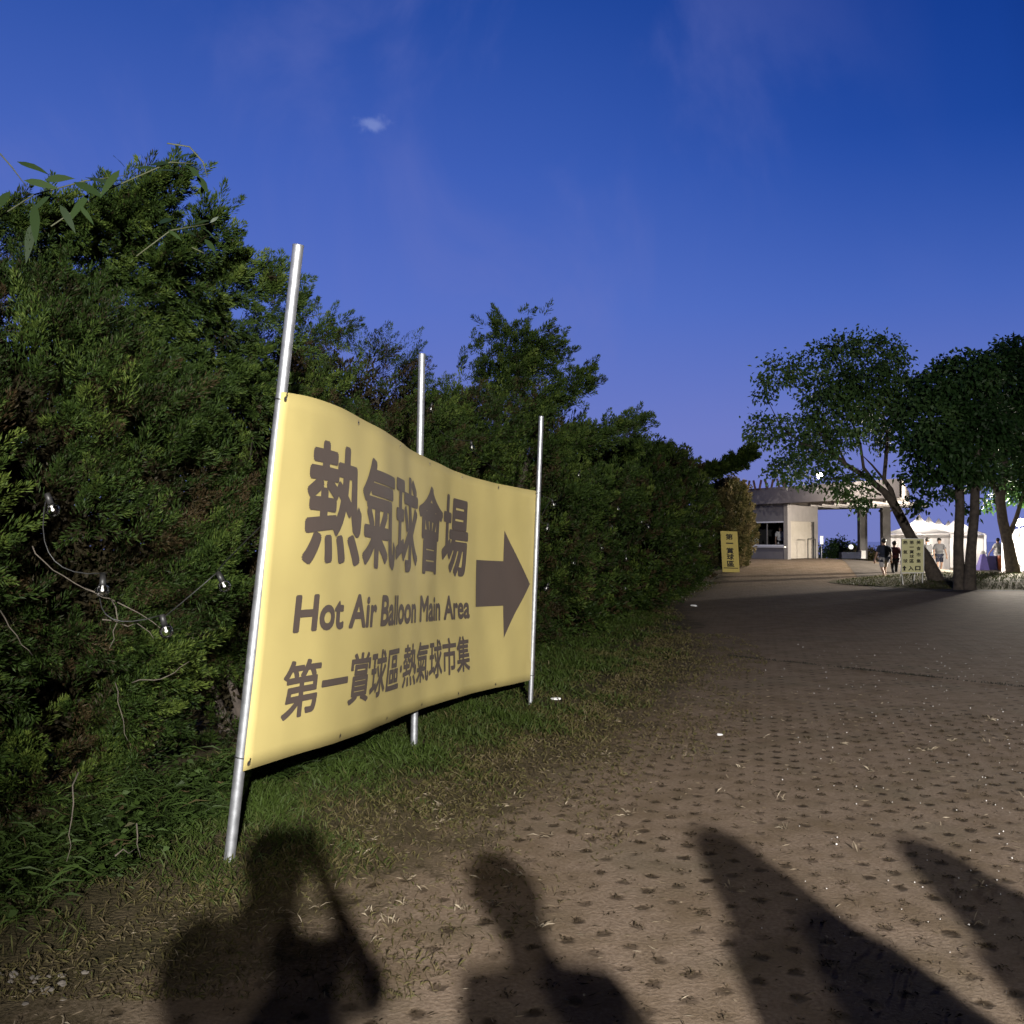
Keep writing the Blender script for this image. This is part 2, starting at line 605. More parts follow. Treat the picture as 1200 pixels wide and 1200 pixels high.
def sea_mat():
    m, t, b = mat('sea_water')
    b.inputs['Base Color'].default_value = (.02, .03, .07, 1)
    b.inputs['Roughness'].default_value = .12
    n = N(t, 'ShaderNodeTexNoise')
    n.inputs['Scale'].default_value = .8
    n.inputs['Detail'].default_value = 5
    tc = N(t, 'ShaderNodeTexCoord')
    t.links.new(tc.outputs['Object'], n.inputs[0])
    bp = N(t, 'ShaderNodeBump')
    bp.inputs['Strength'].default_value = .04
    t.links.new(n.outputs[0], bp.inputs['Height'])
    t.links.new(bp.outputs[0], b.inputs['Normal'])
    return m


M_SEA = sea_mat()


# ------------------------------------------------------------------ ground, paving, sea
def strip(name, zs, xl, xr, nx, off, m, kind='structure', sheet_h=gh):
    zs = np.asarray(zs, float)
    V = []
    for y in zs:
        xs = np.linspace(xl(y), xr(y), nx)
        hs = sheet_h(xs, np.full(nx, y)) + off
        V += list(zip(xs, np.full(nx, y), hs))
    k = len(zs)
    fa = [(i * nx + j, i * nx + j + 1, (i + 1) * nx + j + 1, (i + 1) * nx + j) for i in range(k - 1) for j in range(nx - 1)]
    edge = np.concatenate([np.linspace(xl(y), xr(y), nx) - xl(y) for y in zs])
    o = link(name, mesh_np(name, np.array(V), np.array(fa), [m], smooth=True, attrs={'edge': edge}))
    o['kind'] = kind
    return o


def itp(pts):
    a = np.array(pts, float)
    return lambda y: float(np.interp(y, a[:, 0], a[:, 1]))


strip('ground', np.arange(-26, 80.1, 1.0), lambda y: -60, lambda y: 90, 151, 0, M_SOIL)
PAVE_L0 = itp([(-20, -6), (0, -3.0), (3, -2.0), (4, -1.35), (5.25, -.74), (6.7, -.16), (8.9, .80), (13.2, 2.0), (20, 3.2), (25, 3.7), (34, 6.3), (60, 13.8)])
PAVE_L = lambda y: PAVE_L0(y) + .07 * math.sin(y * 5.1) + .05 * math.sin(y * 11.3 + 1)
strip('paved_path', np.concatenate([np.arange(-20, 0, 1), np.arange(0, 15, .15), np.arange(15, 58, 1)]), PAVE_L, lambda y: PAVE_L(y) + 26, 170, .004, M_PAVE)
ASPH_L = itp([(32.4, 11.6), (50, 16), (64, 24)])
strip('asphalt_road', np.arange(32.4, 70, .8), ASPH_L, lambda y: 60, 50, .011, M_ASPH)
sea = link('sea', mesh_np('sea', [(-3000, 79, -2.5), (3000, 79, -2.5), (3000, 5500, -2.5), (-3000, 5500, -2.5)], np.array([(0, 1, 2, 3)]), [M_SEA]))
sea['kind'] = 'structure'


# low grassy island under the trees
def mound_h(x, y):
    cx, cy, rx, ry = 20.5, 37.2, 8.8, 4.6
    q = ((x - cx) / rx) ** 2 + ((y - cy) / ry) ** 2
    return .26 * (1 - sstep(.25, 1.0, q))


mv, mf = [], []
for i in range(25):
    for j in range(64):
        a, r = 2 * math.pi * j / 64, i / 24
        rr = r * (1 + .05 * math.sin(3 * a + 1) + .03 * math.sin(7 * a))
        x, y = 20.5 + 8.8 * rr * math.cos(a), 37.2 + 4.6 * rr * math.sin(a)
        mv.append((x, y, .016 + float(gh(x, y)) + float(mound_h(x, y))))
for i in range(24):
    for j in range(64):
        mf.append((i * 64 + j, (i + 1) * 64 + j, (i + 1) * 64 + (j + 1) % 64, i * 64 + (j + 1) % 64))
isl = link('grass_island_ground', mesh_np('grass_island_ground', mv, mf, [M_LAWN]))
isl['kind'] = 'structure'


# ------------------------------------------------------------------ floodlight mast behind the camera (its light throws the visitors' shadows)
def spot(name, loc, target, watts, size_deg, radius, parent, col=(1, .96, .91), blend=.6):
    l = bpy.data.lights.new(name, 'SPOT')
    l.energy = watts
    l.spot_size = math.radians(size_deg)
    l.spot_blend = blend
    l.shadow_soft_size = radius
    l.color = col
    o = bpy.data.objects.new(name, l)
    COL.objects.link(o)
    o.location = loc
    d = Vector(target) - Vector(loc)
    o.rotation_euler = d.to_track_quat('-Z', 'Y').to_euler()
    o.parent = parent
    o.matrix_parent_inverse = parent.matrix_basis.inverted()
    return o


MAST = (2.0, -10.0)
mast = empty('floodlight_mast', (*MAST, 0))
tag(mast, 'steel floodlight mast with two lamp heads behind the photographer', 'floodlight')
b = MB()
b.tube([(*MAST, 0), (*MAST, 2.6), (*MAST, 5.35)], [.06, .05, .04], 10)
b.build('pole', M_STEEL, mast, True)
b = MB()
for a in range(3):
    w = a * 2.1 + .4
    b.tube([(MAST[0], MAST[1], .75), (MAST[0] + 1.0 * math.cos(w), MAST[1] + 1.0 * math.sin(w), .02)], .022, 6)
b.build('tripod', M_STEEL, mast, True)
for (dx, hz, w_) in ((.0, 4.42, 30500), (-.32, 5.12, 3300)):
    c = (MAST[0] + dx, MAST[1] + .2, hz)
    b = MB()
    b.box((c[0], c[1] - .10, c[2]), (.42, .12, .34))
    b.box((c[0], c[1] - .13, c[2] + .2), (.40, .06, .03))
    b.tube([(MAST[0], MAST[1], hz), (c[0], c[1] - .1, hz)], .02, 6)
    hd = b.build('lamp_head', M_BLACK, mast, True)
    b = MB()
    b.box((c[0], c[1] - .035, c[2]), (.36, .006, .28))
    b.build('lamp_glass', M_LAMP, hd, True)
    spot('flood_light', (c[0], c[1] + .03, c[2]), (2.75, 6.0, 3.0), w_, 49, .085, mast, blend=.45)


# ------------------------------------------------------------------ lettering
def text_mesh(body, bold=.02, res=3, copies=10):
    """lettering thickened by overlaying shifted copies, each a hair above the last"""
    me = text_raw(body, res)
    n = len(me.vertices)
    co = np.empty(n * 3, np.float32)
    me.vertices.foreach_get("co", co)
    co = co.reshape(-1, 3)
    polys = [tuple(p.vertices) for p in me.polygons]
    Vs, Fs = [], []
    for k in range(copies + 1):
        a = 2 * math.pi * k / copies
        r = 0 if k == copies else bold
        Vs.append(co + np.array([r * math.cos(a), r * math.sin(a), k * .01]))
        Fs += [tuple(i + k * n for i in p) for p in polys]
    bpy.data.meshes.remove(me)
    return mesh_np('lettering', np.concatenate(Vs), Fs)


def text_raw(body, res=3):
    cu = bpy.data.curves.new("lettering_curve", 'FONT')
    cu.body = body
    cu.resolution_u = res
    o = bpy.data.objects.new("lettering_curve", cu)
    COL.objects.link(o)
    bpy.context.view_layer.update()
    dg = bpy.context.evaluated_depsgraph_get()
    me = bpy.data.meshes.new_from_object(o.evaluated_get(dg))
    bpy.data.objects.remove(o)
    bpy.data.curves.remove(cu)
    me.materials.clear()
    return me


def flat_text(body, name, frame, parent, m, offset=.02, stretch=1.0):
    """frame = (origin, xdir, ydir, width): lettering laid flat on a board"""
    me = text_mesh(body, offset, 2, 6)
    n = len(me.vertices)
    co = np.empty(n * 3, np.float32)
    me.vertices.foreach_get("co", co)
    co = co.reshape(-1, 3)
    mn, mx = co.min(0), co.max(0)
    o0, xd, yd, wd, hg = frame
    u = (co[:, 0] - mn[0]) / (mx[0] - mn[0]) * wd
    v = (co[:, 1] - mn[1]) / (mx[1] - mn[1]) * hg
    w = np.asarray(o0) + u[:, None] * np.asarray(xd) + v[:, None] * np.asarray(yd) + co[:, 2:3] * .06 * np.cross(xd, yd)
    me.vertices.foreach_set("co", w.astype(np.float32).ravel())
    me.materials.append(m)
    me.update()
    return link(name, me, parent, True)


# ------------------------------------------------------------------ the big yellow banner and its poles
BH = 1.85
cols = [((330, 459), (285, 904)), ((366, 466), (329, 890)), ((400, 478), (372, 877)), ((450, 505), (431, 857)), ((495, 534), (485, 834)),
        ((560, 561), (556, 812)), ((631, 576), (627, 796))]
ctop = np.array([P(a[0], a[1], F * BH / (b_[1] - a[1])) for a, b_ in cols])
cbot = np.array([P(b_[0], b_[1], F * BH / (b_[1] - a[1])) for a, b_ in cols])
cm = (ctop + cbot) / 2
arc = np.concatenate([[0], np.cumsum(np.linalg.norm(np.diff(cm, axis=0), axis=1))])
BW = arc[-1]


def cr(pts, s):
    """smooth (Hermite) interpolation of pts at arc positions s"""
    s = np.atleast_1d(s)
    n = len(arc)
    tg = np.empty_like(pts)
    tg[1:-1] = (pts[2:] - pts[:-2]) / (arc[2:] - arc[:-2])[:, None]
    tg[0] = (pts[1] - pts[0]) / (arc[1] - arc[0])
    tg[-1] = (pts[-1] - pts[-2]) / (arc[-1] - arc[-2])
    i = np.clip(np.searchsorted(arc, s, side='right') - 1, 0, n - 2)
    h = arc[i + 1] - arc[i]
    t = ((s - arc[i]) / h)[:, None]
    h = h[:, None]
    return ((2 * t ** 3 - 3 * t ** 2 + 1) * pts[i] + (t ** 3 - 2 * t ** 2 + t) * h * tg[i] + (-2 * t ** 3 + 3 * t ** 2) * pts[i + 1] + (t ** 3 - t ** 2) * h * tg[i + 1])


def BS(s, v):
    """banner surface: s metres along, v from 0 (top) to 1 (bottom)"""
    s, v = np.atleast_1d(np.asarray(s, float)), np.atleast_1d(np.asarray(v, float))
    a, b_ = cr(ctop, s), cr(cbot, s)
    p = a + (b_ - a) * v[:, None]
    bel = .035 * np.sin(np.pi * v) * np.sin(np.pi * s / BW * 2)       # slight belly of the cloth
    rip = .004 * np.sin(s * 5.0 + v * 3) + .003 * np.sin(s * 11 - v * 7)
    for (cs, cv, sg_) in ((0, 0, 1), (0, 1, -1), (BW, 0, -1), (BW, 1, 1)):       # pull folds running in from the tied corners
        ds, dv = s - cs, (v - cv) * BH
        r_ = np.sqrt(ds ** 2 + dv ** 2) + 1e-6
        ang = np.arctan2(np.abs(dv), np.abs(ds))
        rip = rip + .007 * np.exp(-((r_ - .20) / .13) ** 2) * np.sin(ang * 15) * np.exp(-((ang - .8) / .5) ** 2)
    p[:, 0] += (bel + rip) * .95
    p[:, 1] -= (bel + rip) * .3
    return p


def BNrm(s, v):
    e = .01
    s, v = np.atleast_1d(s), np.atleast_1d(v)
    ds = BS(np.minimum(s + e, BW), v) - BS(np.maximum(s - e, 0), v)
    dv = BS(s, v + e) - BS(s, v - e)
    n_ = norm(np.cross(ds, dv))
    return np.where((n_[:, 1] > 0)[:, None], -n_, n_)


def s_of_px(px, v):
    lo, hi = 0.0, BW
    for _ in range(40):
        m_ = (lo + hi) / 2
        if proj(BS(m_, v)[0])[0] < px:
            lo = m_
        else:
            hi = m_
    return lo


ban = empty('banner_sign', tuple(cbot[0]))
tag(ban, 'large yellow printed banner stretched between three steel poles', 'banner')
ns, nv = 90, 24
SS, VV = np.meshgrid(np.linspace(0, BW, ns), np.linspace(0, 1, nv))
fr = BS(SS.ravel(), VV.ravel())
bk = fr - BNrm(SS.ravel(), VV.ravel()) * .003
V = np.vstack([fr, bk])
o_ = ns * nv
fa = []
for i in range(nv - 1):
    for j in range(ns - 1):
        a = i * ns + j
        fa.append((a, a + ns, a + ns + 1, a + 1))
        fa.append((o_ + a, o_ + a + 1, o_ + a + ns + 1, o_ + a + ns))
for j in range(ns - 1):
    fa.append((j, j + 1, o_ + j + 1, o_ + j))
    k = (nv - 1) * ns + j
    fa.append((k, o_ + k, o_ + k + 1, k + 1))
for i in range(nv - 1):
    k = i * ns
    fa.append((k, o_ + k, o_ + k + ns, k + ns))
    k = i * ns + ns - 1
    fa.append((k, k + ns, o_ + k + ns, o_ + k))
link('sheet', mesh_np('sheet', V, np.array(fa), [M_BANNER], smooth=True), ban, True)


def wrap(bm, name, s0, s1, v0, v1, lift=.0045):
    """lay flat geometry (x 0..1, y 0..1) on the banner, cut finely so that it follows the curve"""
    for k in range(1, 80):
        geom = bm.verts[:] + bm.edges[:] + bm.faces[:]
        bmesh.ops.bisect_plane(bm, geom=geom, plane_co=(k / 80, 0, 0), plane_no=(1, 0, 0), dist=1e-6)
    for k in range(1, 6):
        geom = bm.verts[:] + bm.edges[:] + bm.faces[:]
        bmesh.ops.bisect_plane(bm, geom=geom, plane_co=(0, k / 6, 0), plane_no=(0, 1, 0), dist=1e-6)
    bmesh.ops.triangulate(bm, faces=bm.faces[:])
    c = np.array([v.co[:] for v in bm.verts])
    s = s0 + c[:, 0] * (s1 - s0)
    v = v1 + c[:, 1] * (v0 - v1)
    p = BS(s, v) + BNrm(s, v) * (lift + c[:, 2:3] * .012)
    for vert, q in zip(bm.verts, p):
        vert.co = q
    me = bpy.data.meshes.new(name)
    bm.to_mesh(me)
    bm.free()
    me.materials.append(M_PRINT)
    return link(name, me, ban, True)


def banner_text(body, name, px0, px1, v0, v1, offset, res=3):
    me = text_mesh(body, offset, res)
    bm = bmesh.new()
    bm.from_mesh(me)
    xs = [v.co.x for v in bm.verts]
    ys = [v.co.y for v in bm.verts]
    x0, x1, y0, y1 = min(xs), max(xs), min(ys), max(ys)
    for v in bm.verts:
        v.co = ((v.co.x - x0) / (x1 - x0), (v.co.y - y0) / (y1 - y0), v.co.z)
    vm = (v0 + v1) / 2
    return wrap(bm, name, s_of_px(px0, vm), s_of_px(px1, vm), v0, v1)


banner_text("熱氣球會場", 'headline_lettering', 358, 548, .105, .462, .028, 4)
banner_text("Hot Air Balloon Main Area", 'english_lettering', 344, 550, .545, .652, .034, 4)
banner_text("第一賞球區·熱氣球市集", 'lower_lettering', 330, 550, .728, .893, .022, 4)
sa, sb, sc_ = s_of_px(557, .49), s_of_px(589, .49), s_of_px(620.5, .49)
bm = bmesh.new()
f_ = (sb - sa) / (sc_ - sa)
ys_ = [.30, .715]
pv = [(0, ys_[0]), (f_, ys_[0]), (f_, 0), (1, .5), (f_, 1), (f_, ys_[1]), (0, ys_[1])]
bm.faces.new([bm.verts.new((x, y, 0)) for x, y in pv])
wrap(bm, 'arrow_print', sa, sc_, .225, .76)
# eyelets and ties
eye = [(.03, .018), (BW - .03, .018), (.03, .982), (BW - .03, .982)] + [(BW * k / 6, .018) for k in range(1, 6)] + [(BW * k / 6, .982) for k in range(1, 6)]
for (s, v) in eye:
    p = BS(s, v)[0]
    n_ = BNrm(s, v)[0]
    b = MB()
    a1 = norm(np.cross(n_, (0, 0, 1)))
    a2 = np.cross(n_, a1)
    for (r0, r1, lift, mi) in ((.007, .014, .0045, 0), (0.0, .007, .0042, 1)):
        ring = []
        for q in range(12):
            w = q * math.pi / 6
            ring.append((math.cos(w) * a1 + math.sin(w) * a2))
        vs = [p + n_ * lift + r1 * q for q in ring] + [p + n_ * lift + max(r0, 1e-4) * q for q in ring]
        b.add(vs, [(k, (k + 1) % 12, 12 + (k + 1) % 12, 12 + k) for k in range(12)], mi)
    b.build('eyelet', [M_BRASS, M_BLACK], ban, True)

poles = [((349.5, 288), (268.5, 1010), 'tall leaning galvanised pole at the near left edge of the banner', .028),
         ((494.5, 415), (485, 880), 'straight galvanised pole standing behind the middle of the banner', .027),
         ((634.3, 488), (621.5, 826), 'thin galvanised pole at the far right edge of the banner', .024)]
pole_pts = []
for (tp, bp_, lab, rad) in poles:
    g = G(*bp_)
    d = (g - EYEV) @ FW
    t_ = P(tp[0], tp[1], d)
    g2 = g + (g - t_) / np.linalg.norm(g - t_) * .25
    pole_pts.append((g, t_))
    po = empty('steel_pole', tuple(g))
    tag(po, lab, 'pole', 'poles holding the banner')
    b = MB()
    b.tube([g2, g, g + (t_ - g) * .5, t_], rad, 14, caps=False)
    b.tube([t_ - (t_ - g) * .002, t_], rad * .8, 14)
    b.build('tube', M_STEEL, po, True)
    b = MB()
    b.tube([t_ - (t_ - g) / np.linalg.norm(t_ - g) * .004, t_ + (t_ - g) / np.linalg.norm(t_ - g) * .003], rad * 1.04, 14)
    b.build('end_cap', M_STEEL, po, True)


def pole_at(k, z):
    g, t_ = pole_pts[k]
    return g + (t_ - g) * ((z - g[2]) / (t_[2] - g[2]))


for (k, s, v) in ((0, .03, .018), (0, .03, .982), (2, BW - .03, .018), (2, BW - .03, .982)):
    p = BS(s, v)[0]
    q = pole_at(k, p[2] + .01)
    dd = norm(p - q)
    rr = poles[k][3] + .004
    side = norm(np.cross(dd, (0, 0, 1)))
    b = MB()
    loop = [p + BNrm(s, v)[0] * .008]
    for w in np.linspace(-.5, math.pi * 2 - .9, 10):
        loop.append(q + rr * (math.cos(w) * dd + math.sin(w) * side) + np.array([0, 0, .006 * math.sin(w)]))
    loop.append(p + BNrm(s, v)[0] * .008)
    b.tube(loop, .0035, 5)
    b.tube([loop[0], loop[0] + np.array([.01, -.02, .03])], .003, 5)
    b.build('cable_tie', M_BLACK, ban, True)

# ------------------------------------------------------------------ juniper hedge
HD = np.array([.279, .960, 0])      # along the hedge
HN = np.array([.960, -.279, 0])     # its front


def hedge_x(y):
    return .47 + .291 * (y - 14.1)


def wave_noise(rg, k=9, f0=1.2, f1=4.0):
    fr_ = rg.normal(size=(k, 3)) * rg.uniform(f0, f1, size=(k, 1))
    ph = rg.uniform(0, 6.28, size=k)
    return lambda p: np.sin(p @ fr_.T + ph).sum(1) / math.sqrt(k)


def plume_foliage(anchor, axis, ln, tw, tlen, twid, rg, rad=.085, base_tint=None):
    """feathery sprays: each plume is a bundle of scale-leaf twigs"""
    n = len(anchor)
    t = rg.uniform(0, 1, size=(n, tw)) ** .85
    rnd = norm(rg.normal(size=(n, tw, 3)))
    ax = axis[:, None, :]
    radial = norm(rnd - (rnd * ax).sum(-1, keepdims=True) * ax)
    rr = rad * (1 - t) ** .6 * rg.uniform(.1, 1, size=(n, tw))
    sz = (ln / ln.mean())[:, None]
    base = anchor[:, None, :] + ax * (ln[:, None] * t)[..., None] + radial * (rr * sz)[..., None]
    d = norm(ax * rg.uniform(.45, 1.1, size=(n, tw, 1)) + radial * (.6 * (1 - .5 * t))[..., None] + np.array([0, 0, .22]) + .22 * rnd)
    L = tlen * rg.uniform(.55, 1.25, size=(n, tw)) * (1 - .3 * t)
    Wd = twid * rg.uniform(.7, 1.3, size=(n, tw))
    V = kites(base.reshape(-1, 3), d.reshape(-1, 3), Wd.ravel(), L.ravel(), rg)
    if base_tint is None:
        base_tint = rg.uniform(.3, .75, size=n)
    tint = np.clip(base_tint[:, None] + rg.normal(0, .10, size=(n, tw)) + .18 * (t - .5), .16, 1)
    dead = base_tint < .16
    tint[dead] = rg.uniform(0, .14, size=(dead.sum(), tw))
    return V, np.repeat(tint.ravel(), 4)


def limb_plumes(path, rad0, step, rg):
    """plume anchors strung along a limb"""
    path = np.array(path, float)
    A, X = [], []
    for a, b_ in zip(path[:-1], path[1:]):
        L = np.linalg.norm(b_ - a)
        for q in np.arange(0, L, step):
            f = q / L
            for _ in range(7):
                o = rg.normal(size=3) * rad0 * .45
                A.append(a + (b_ - a) * f + o)
                X.append(norm((b_ - a) / L * 1.0 + o / rad0 * .8 + rg.normal(size=3) * .25 + np.array([0, 0, .12])))
    return np.array(A), np.array(X)


def make_shrub(c, hx, hd, H, npl, tw, tlen, twid, seed, limbs=(), plume=(.22, .46), m=M_JUN, low=.82, rad=.085, dead=.05, gap=-.62, lean=0.0, hollows=(), fq=1.6):
    rg = np.random.default_rng(seed)
    nz1 = wave_noise(rg, 10, 1.0, 3.2)
    nz2 = wave_noise(rg, 10, 1.2, 2.6)
    n = npl
    ca = rg.uniform(-.98, 1, size=n)
    th = rg.uniform(0, 2 * math.pi, size=n)
    front = np.cos(th)                          # 1 = towards the path
    q = np.where(ca > 0, (1 - np.abs(ca) ** 2.6) ** (1 / 2.4), (1 - np.abs(ca) ** 5) ** .2 * (1 - (1 - low) * np.abs(ca)))
    r = 1 + .17 * nz1(np.c_[np.cos(th) * 1.2, np.sin(th) * 1.2, ca * 1.8])
    depth = 1 - np.abs(rg.normal(0, .13, size=n))
    inner = rg.uniform(size=n) < .22
    depth = np.where(inner, rg.uniform(.45, .85, size=n), depth)
    hor = (HN[None] * (hd * np.cos(th))[:, None] + HD[None] * (hx * np.sin(th))[:, None]) * (q * r * depth)[:, None]
    pos = np.array([c[0], c[1], 0])[None] + hor
    pos[:, 2] = c[2] + .5 * H + .5 * H * ca * (1 + .06 * nz1(np.c_[np.cos(th), np.sin(th), ca * 0])) * np.where(depth < .9, .94, 1)
    pos[:, :2] += HN[:2][None] * (lean * np.clip(pos[:, 2:3] / H, 0, 1))
    keep = (nz2(pos * fq) > gap)
    keep &= (front > -.35) | (rg.uniform(size=n) < .75)
    for (hp, hr) in hollows:
        keep &= np.linalg.norm((pos - hp) / hr, axis=1) > 1
    keep &= pos[:, 2] > c[2] + .03
    pos, th, ca, depth = pos[keep], th[keep], ca[keep], depth[keep]
    out = norm(HN[None] * np.cos(th)[:, None] * hx + HD[None] * np.sin(th)[:, None] * hd + np.array([0, 0, 1])[None] * (ca * .9)[:, None])
    axis = norm(out * .75 + np.array([0, 0, .42]) + .38 * rg.normal(size=out.shape))
    ln = rg.uniform(*plume, size=len(pos))
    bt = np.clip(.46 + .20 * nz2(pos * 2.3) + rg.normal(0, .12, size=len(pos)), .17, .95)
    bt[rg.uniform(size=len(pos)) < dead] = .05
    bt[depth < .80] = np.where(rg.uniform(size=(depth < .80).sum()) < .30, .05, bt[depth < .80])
    A, X, Ls, T = [pos], [axis], [ln], [bt]
    for (path, lr, st) in limbs:
        a, x = limb_plumes(path, lr, st, rg)
        A.append(a)
        X.append(x)
        Ls.append(rg.uniform(plume[0] * .6, plume[1] * .6, size=len(a)))
        T.append(np.clip(rg.normal(.5, .12, size=len(a)), .2, .95))
    A, X, Ls, T = np.concatenate(A), np.concatenate(X), np.concatenate(Ls), np.concatenate(T)
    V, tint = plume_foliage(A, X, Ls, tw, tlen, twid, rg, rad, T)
    # loose shoots standing out of the outline
    top = rg.choice(len(pos), size=max(4, int(len(pos) * .035)), replace=False)
    Lx = rg.uniform(plume[0], plume[1], size=len(top)) * 1.35
    V2, t2 = plume_foliage(pos[top], norm(axis[top] + np.array([0, 0, .35])), Lx, max(12, tw // 2), tlen, twid, rg, rad * .4, np.clip(T[top] + .1, .2, 1))
    V, tint = np.concatenate([V, V2]), np.concatenate([tint, t2])
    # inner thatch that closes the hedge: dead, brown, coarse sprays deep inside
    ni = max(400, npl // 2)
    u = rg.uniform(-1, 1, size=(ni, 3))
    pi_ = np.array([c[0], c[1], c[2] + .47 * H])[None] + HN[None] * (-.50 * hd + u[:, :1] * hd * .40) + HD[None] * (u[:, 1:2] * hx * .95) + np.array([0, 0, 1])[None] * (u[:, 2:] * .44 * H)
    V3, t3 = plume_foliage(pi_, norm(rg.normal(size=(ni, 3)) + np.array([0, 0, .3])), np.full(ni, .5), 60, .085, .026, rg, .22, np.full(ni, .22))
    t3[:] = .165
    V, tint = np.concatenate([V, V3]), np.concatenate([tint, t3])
    V = V.reshape(-1, 3)
    V[:, 2] = np.maximum(V[:, 2], c[2] + .01)
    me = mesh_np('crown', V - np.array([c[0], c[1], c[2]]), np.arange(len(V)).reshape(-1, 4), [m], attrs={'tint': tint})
    # trunk and main limbs
    b = MB()
    for k in range(5):
        a = rg.uniform(0, 6.28)
        e = HN * math.cos(a) * hd * .7 + HD * math.sin(a) * hx * .7
        z1 = H * rg.uniform(.55, .92)
        pts = [(.10 * math.cos(a), .10 * math.sin(a), -.05), tuple(e * .25 + np.array([0, 0, z1 * .35])), tuple(e * .62 + np.array([0, 0, z1 * .7]) + rg.normal(size=3) * .07), tuple(e + np.array([0, 0, z1]))]
        b.tube([q - HN * .35 * hd if i_ else np.array(q) for i_, q in enumerate(map(np.array, pts))], [.045, .032, .018, .006], 6)
    return me, b


def place_shrub(c, label, me, tb, name='juniper_shrub', group='juniper shrubs of the hedge'):
    root = empty(name, tuple(c))
    tag(root, label, 'shrub', group)
    link('crown', me, root)
    if isinstance(tb, MB):
        return tb.build('trunk', M_BARK, root).data
    link('trunk', tb, root)
    return tb


def hc(y, back):
    return np.array([hedge_x(y) - back, y, 0.0])


near = [
    # y, back, half length, half depth, height, plumes, label
    (4.3, 1.12, 1.15, .95, 2.98, 2700, 'dense dark juniper cut by the left edge of the photo, its foot among the weeds', 1, {}),
    (6.2, 1.25, 1.25, 1.12, 3.14, 3500, 'tallest near juniper left of the leaning pole, long vine leaves trailing over its top', 2, {'low': .66, 'lean': .22}),
    (8.4, 1.02, 1.20, 1.0, 3.30, 2000, 'juniper rising directly behind the left half of the banner', 3, {}),
    (10.9, 1.10, 1.3, 1.05, 3.65, 1900, 'juniper behind the middle pole of the banner with brown dead sprays on top', 4, {'dead': .16}),
]
HOLL = [(P(255, 575, 5.7), np.array([.42, 1.0, .42])), (P(145, 840, 4.55), np.array([.30, .7, .20])), (P(165, 545, 5.1), np.array([.26, .5, .22])), (P(95, 640, 4.5), np.array([.16, .42, .15])), (P(235, 765, 5.2), np.array([.30, .8, .24])),
        (P(190, 800, 4.9), np.array([.24, .7, .16])), (P(60, 740, 4.4), np.array([.14, .5, .12]))]
for (y, bk_, hx, hd, H, npl, lab, sd, kw) in near:
    c = hc(y, bk_)
    limbs = []
    if sd == 2:
        limbs = [([P(-10, 262, 6.0), P(40, 258, 6.0), P(90, 256, 6.1), P(120, 250, 6.1), P(165, 232, 6.0), P(212, 208, 5.9)], .10, .05), ([P(60, 280, 6.2), P(130, 280, 6.2), P(180, 262, 6.1)], .18, .06), ([P(205, 320, 6.4), P(260, 335, 6.8), P(322, 352, 7.2)], .22, .06), ([P(120, 330, 6.4), P(190, 345, 6.6), P(260, 375, 6.9)], .26, .05), ([P(-20, 290, 6.3), P(80, 295, 6.4), P(190, 300, 6.5)], .24, .05), ([P(-20, 340, 6.5), P(100, 345, 6.6), P(230, 350, 6.8)], .28, .05),
                 ([P(60, 400, 6.6), P(180, 405, 6.8), P(310, 420, 7.2)], .30, .05), ([P(150, 455, 6.7), P(240, 460, 6.9), P(320, 470, 7.2)], .26, .06), ([P(190, 310, 6.2), P(248, 265, 6.1)], .07, .05),
                 ([P(268, 330, 6.6), P(274, 290, 6.6)], .05, .06), ([P(310, 350, 7.0), P(322, 330, 7.0)], .07, .06)]
    if sd == 3:
        limbs = [([P(330, 380, 8.4), P(352, 352, 8.4)], .09, .08), ([P(370, 400, 8.6), P(395, 380, 8.6)], .1, .08)]
    me, tb = make_shrub(c, hx, hd, H, npl, 150, .042, .0066, sd, limbs, plume=(.15, .36), rad=.062, gap=-.38, hollows=HOLL, fq=2.1, **kw)
    place_shrub(c, lab, me, tb)

# the tree-like one with horizontal limbs beyond the far pole
c = hc(15.0, 1.0)
limbs = [([P(560, 440, 15.5), P(600, 412, 15.3), P(640, 402, 15.2)], .40, .05), ([P(560, 470, 15.5), P(610, 432, 15.3), P(652, 412, 15.2)], .34, .05),
         ([P(600, 500, 15.3), P(650, 470, 15.2), P(688, 442, 15.0)], .20, .06), ([P(600, 400, 15.3), P(575, 372, 15.2)], .14, .12),
         ([P(625, 535, 15.3), P(690, 514, 15.8), P(722, 506, 16.1), P(752, 496, 16.4)], .17, .06), ([P(660, 590, 15), P(700, 570, 15.2), P(735, 555, 15.6)], .22, .12)]
me, tb = make_shrub(c, 1.55, 1.12, 3.7, 1700, 90, .066, .0125, 15, limbs, plume=(.22, .45), rad=.09, gap=-.5)
b = tb
b.tube([(0, 0, 1.5), tuple(P(585, 470, 15.5) - c), tuple(P(620, 420, 15.4) - c), tuple(P(640, 400, 15.3) - c)], [.09, .06, .045, .02], 6)
b.tube([(0, 0, 1.2), tuple(P(620, 535, 15.4) - c), tuple(P(690, 514, 15.8) - c), tuple(P(745, 498, 16.3) - c)], [.08, .05, .035, .01], 6)
place_shrub(c, 'open juniper with layered limbs reaching right, seen above the far end of the banner', me, b)

c = hc(12.9, 1.05)
me, tb = make_shrub(c, 1.3, 1.05, 3.55, 1500, 90, .062, .0115, 16, plume=(.2, .42), rad=.085, gap=-.5)
place_shrub(c, 'juniper directly behind the black arrow end of the banner, below the layered limbs', me, tb)

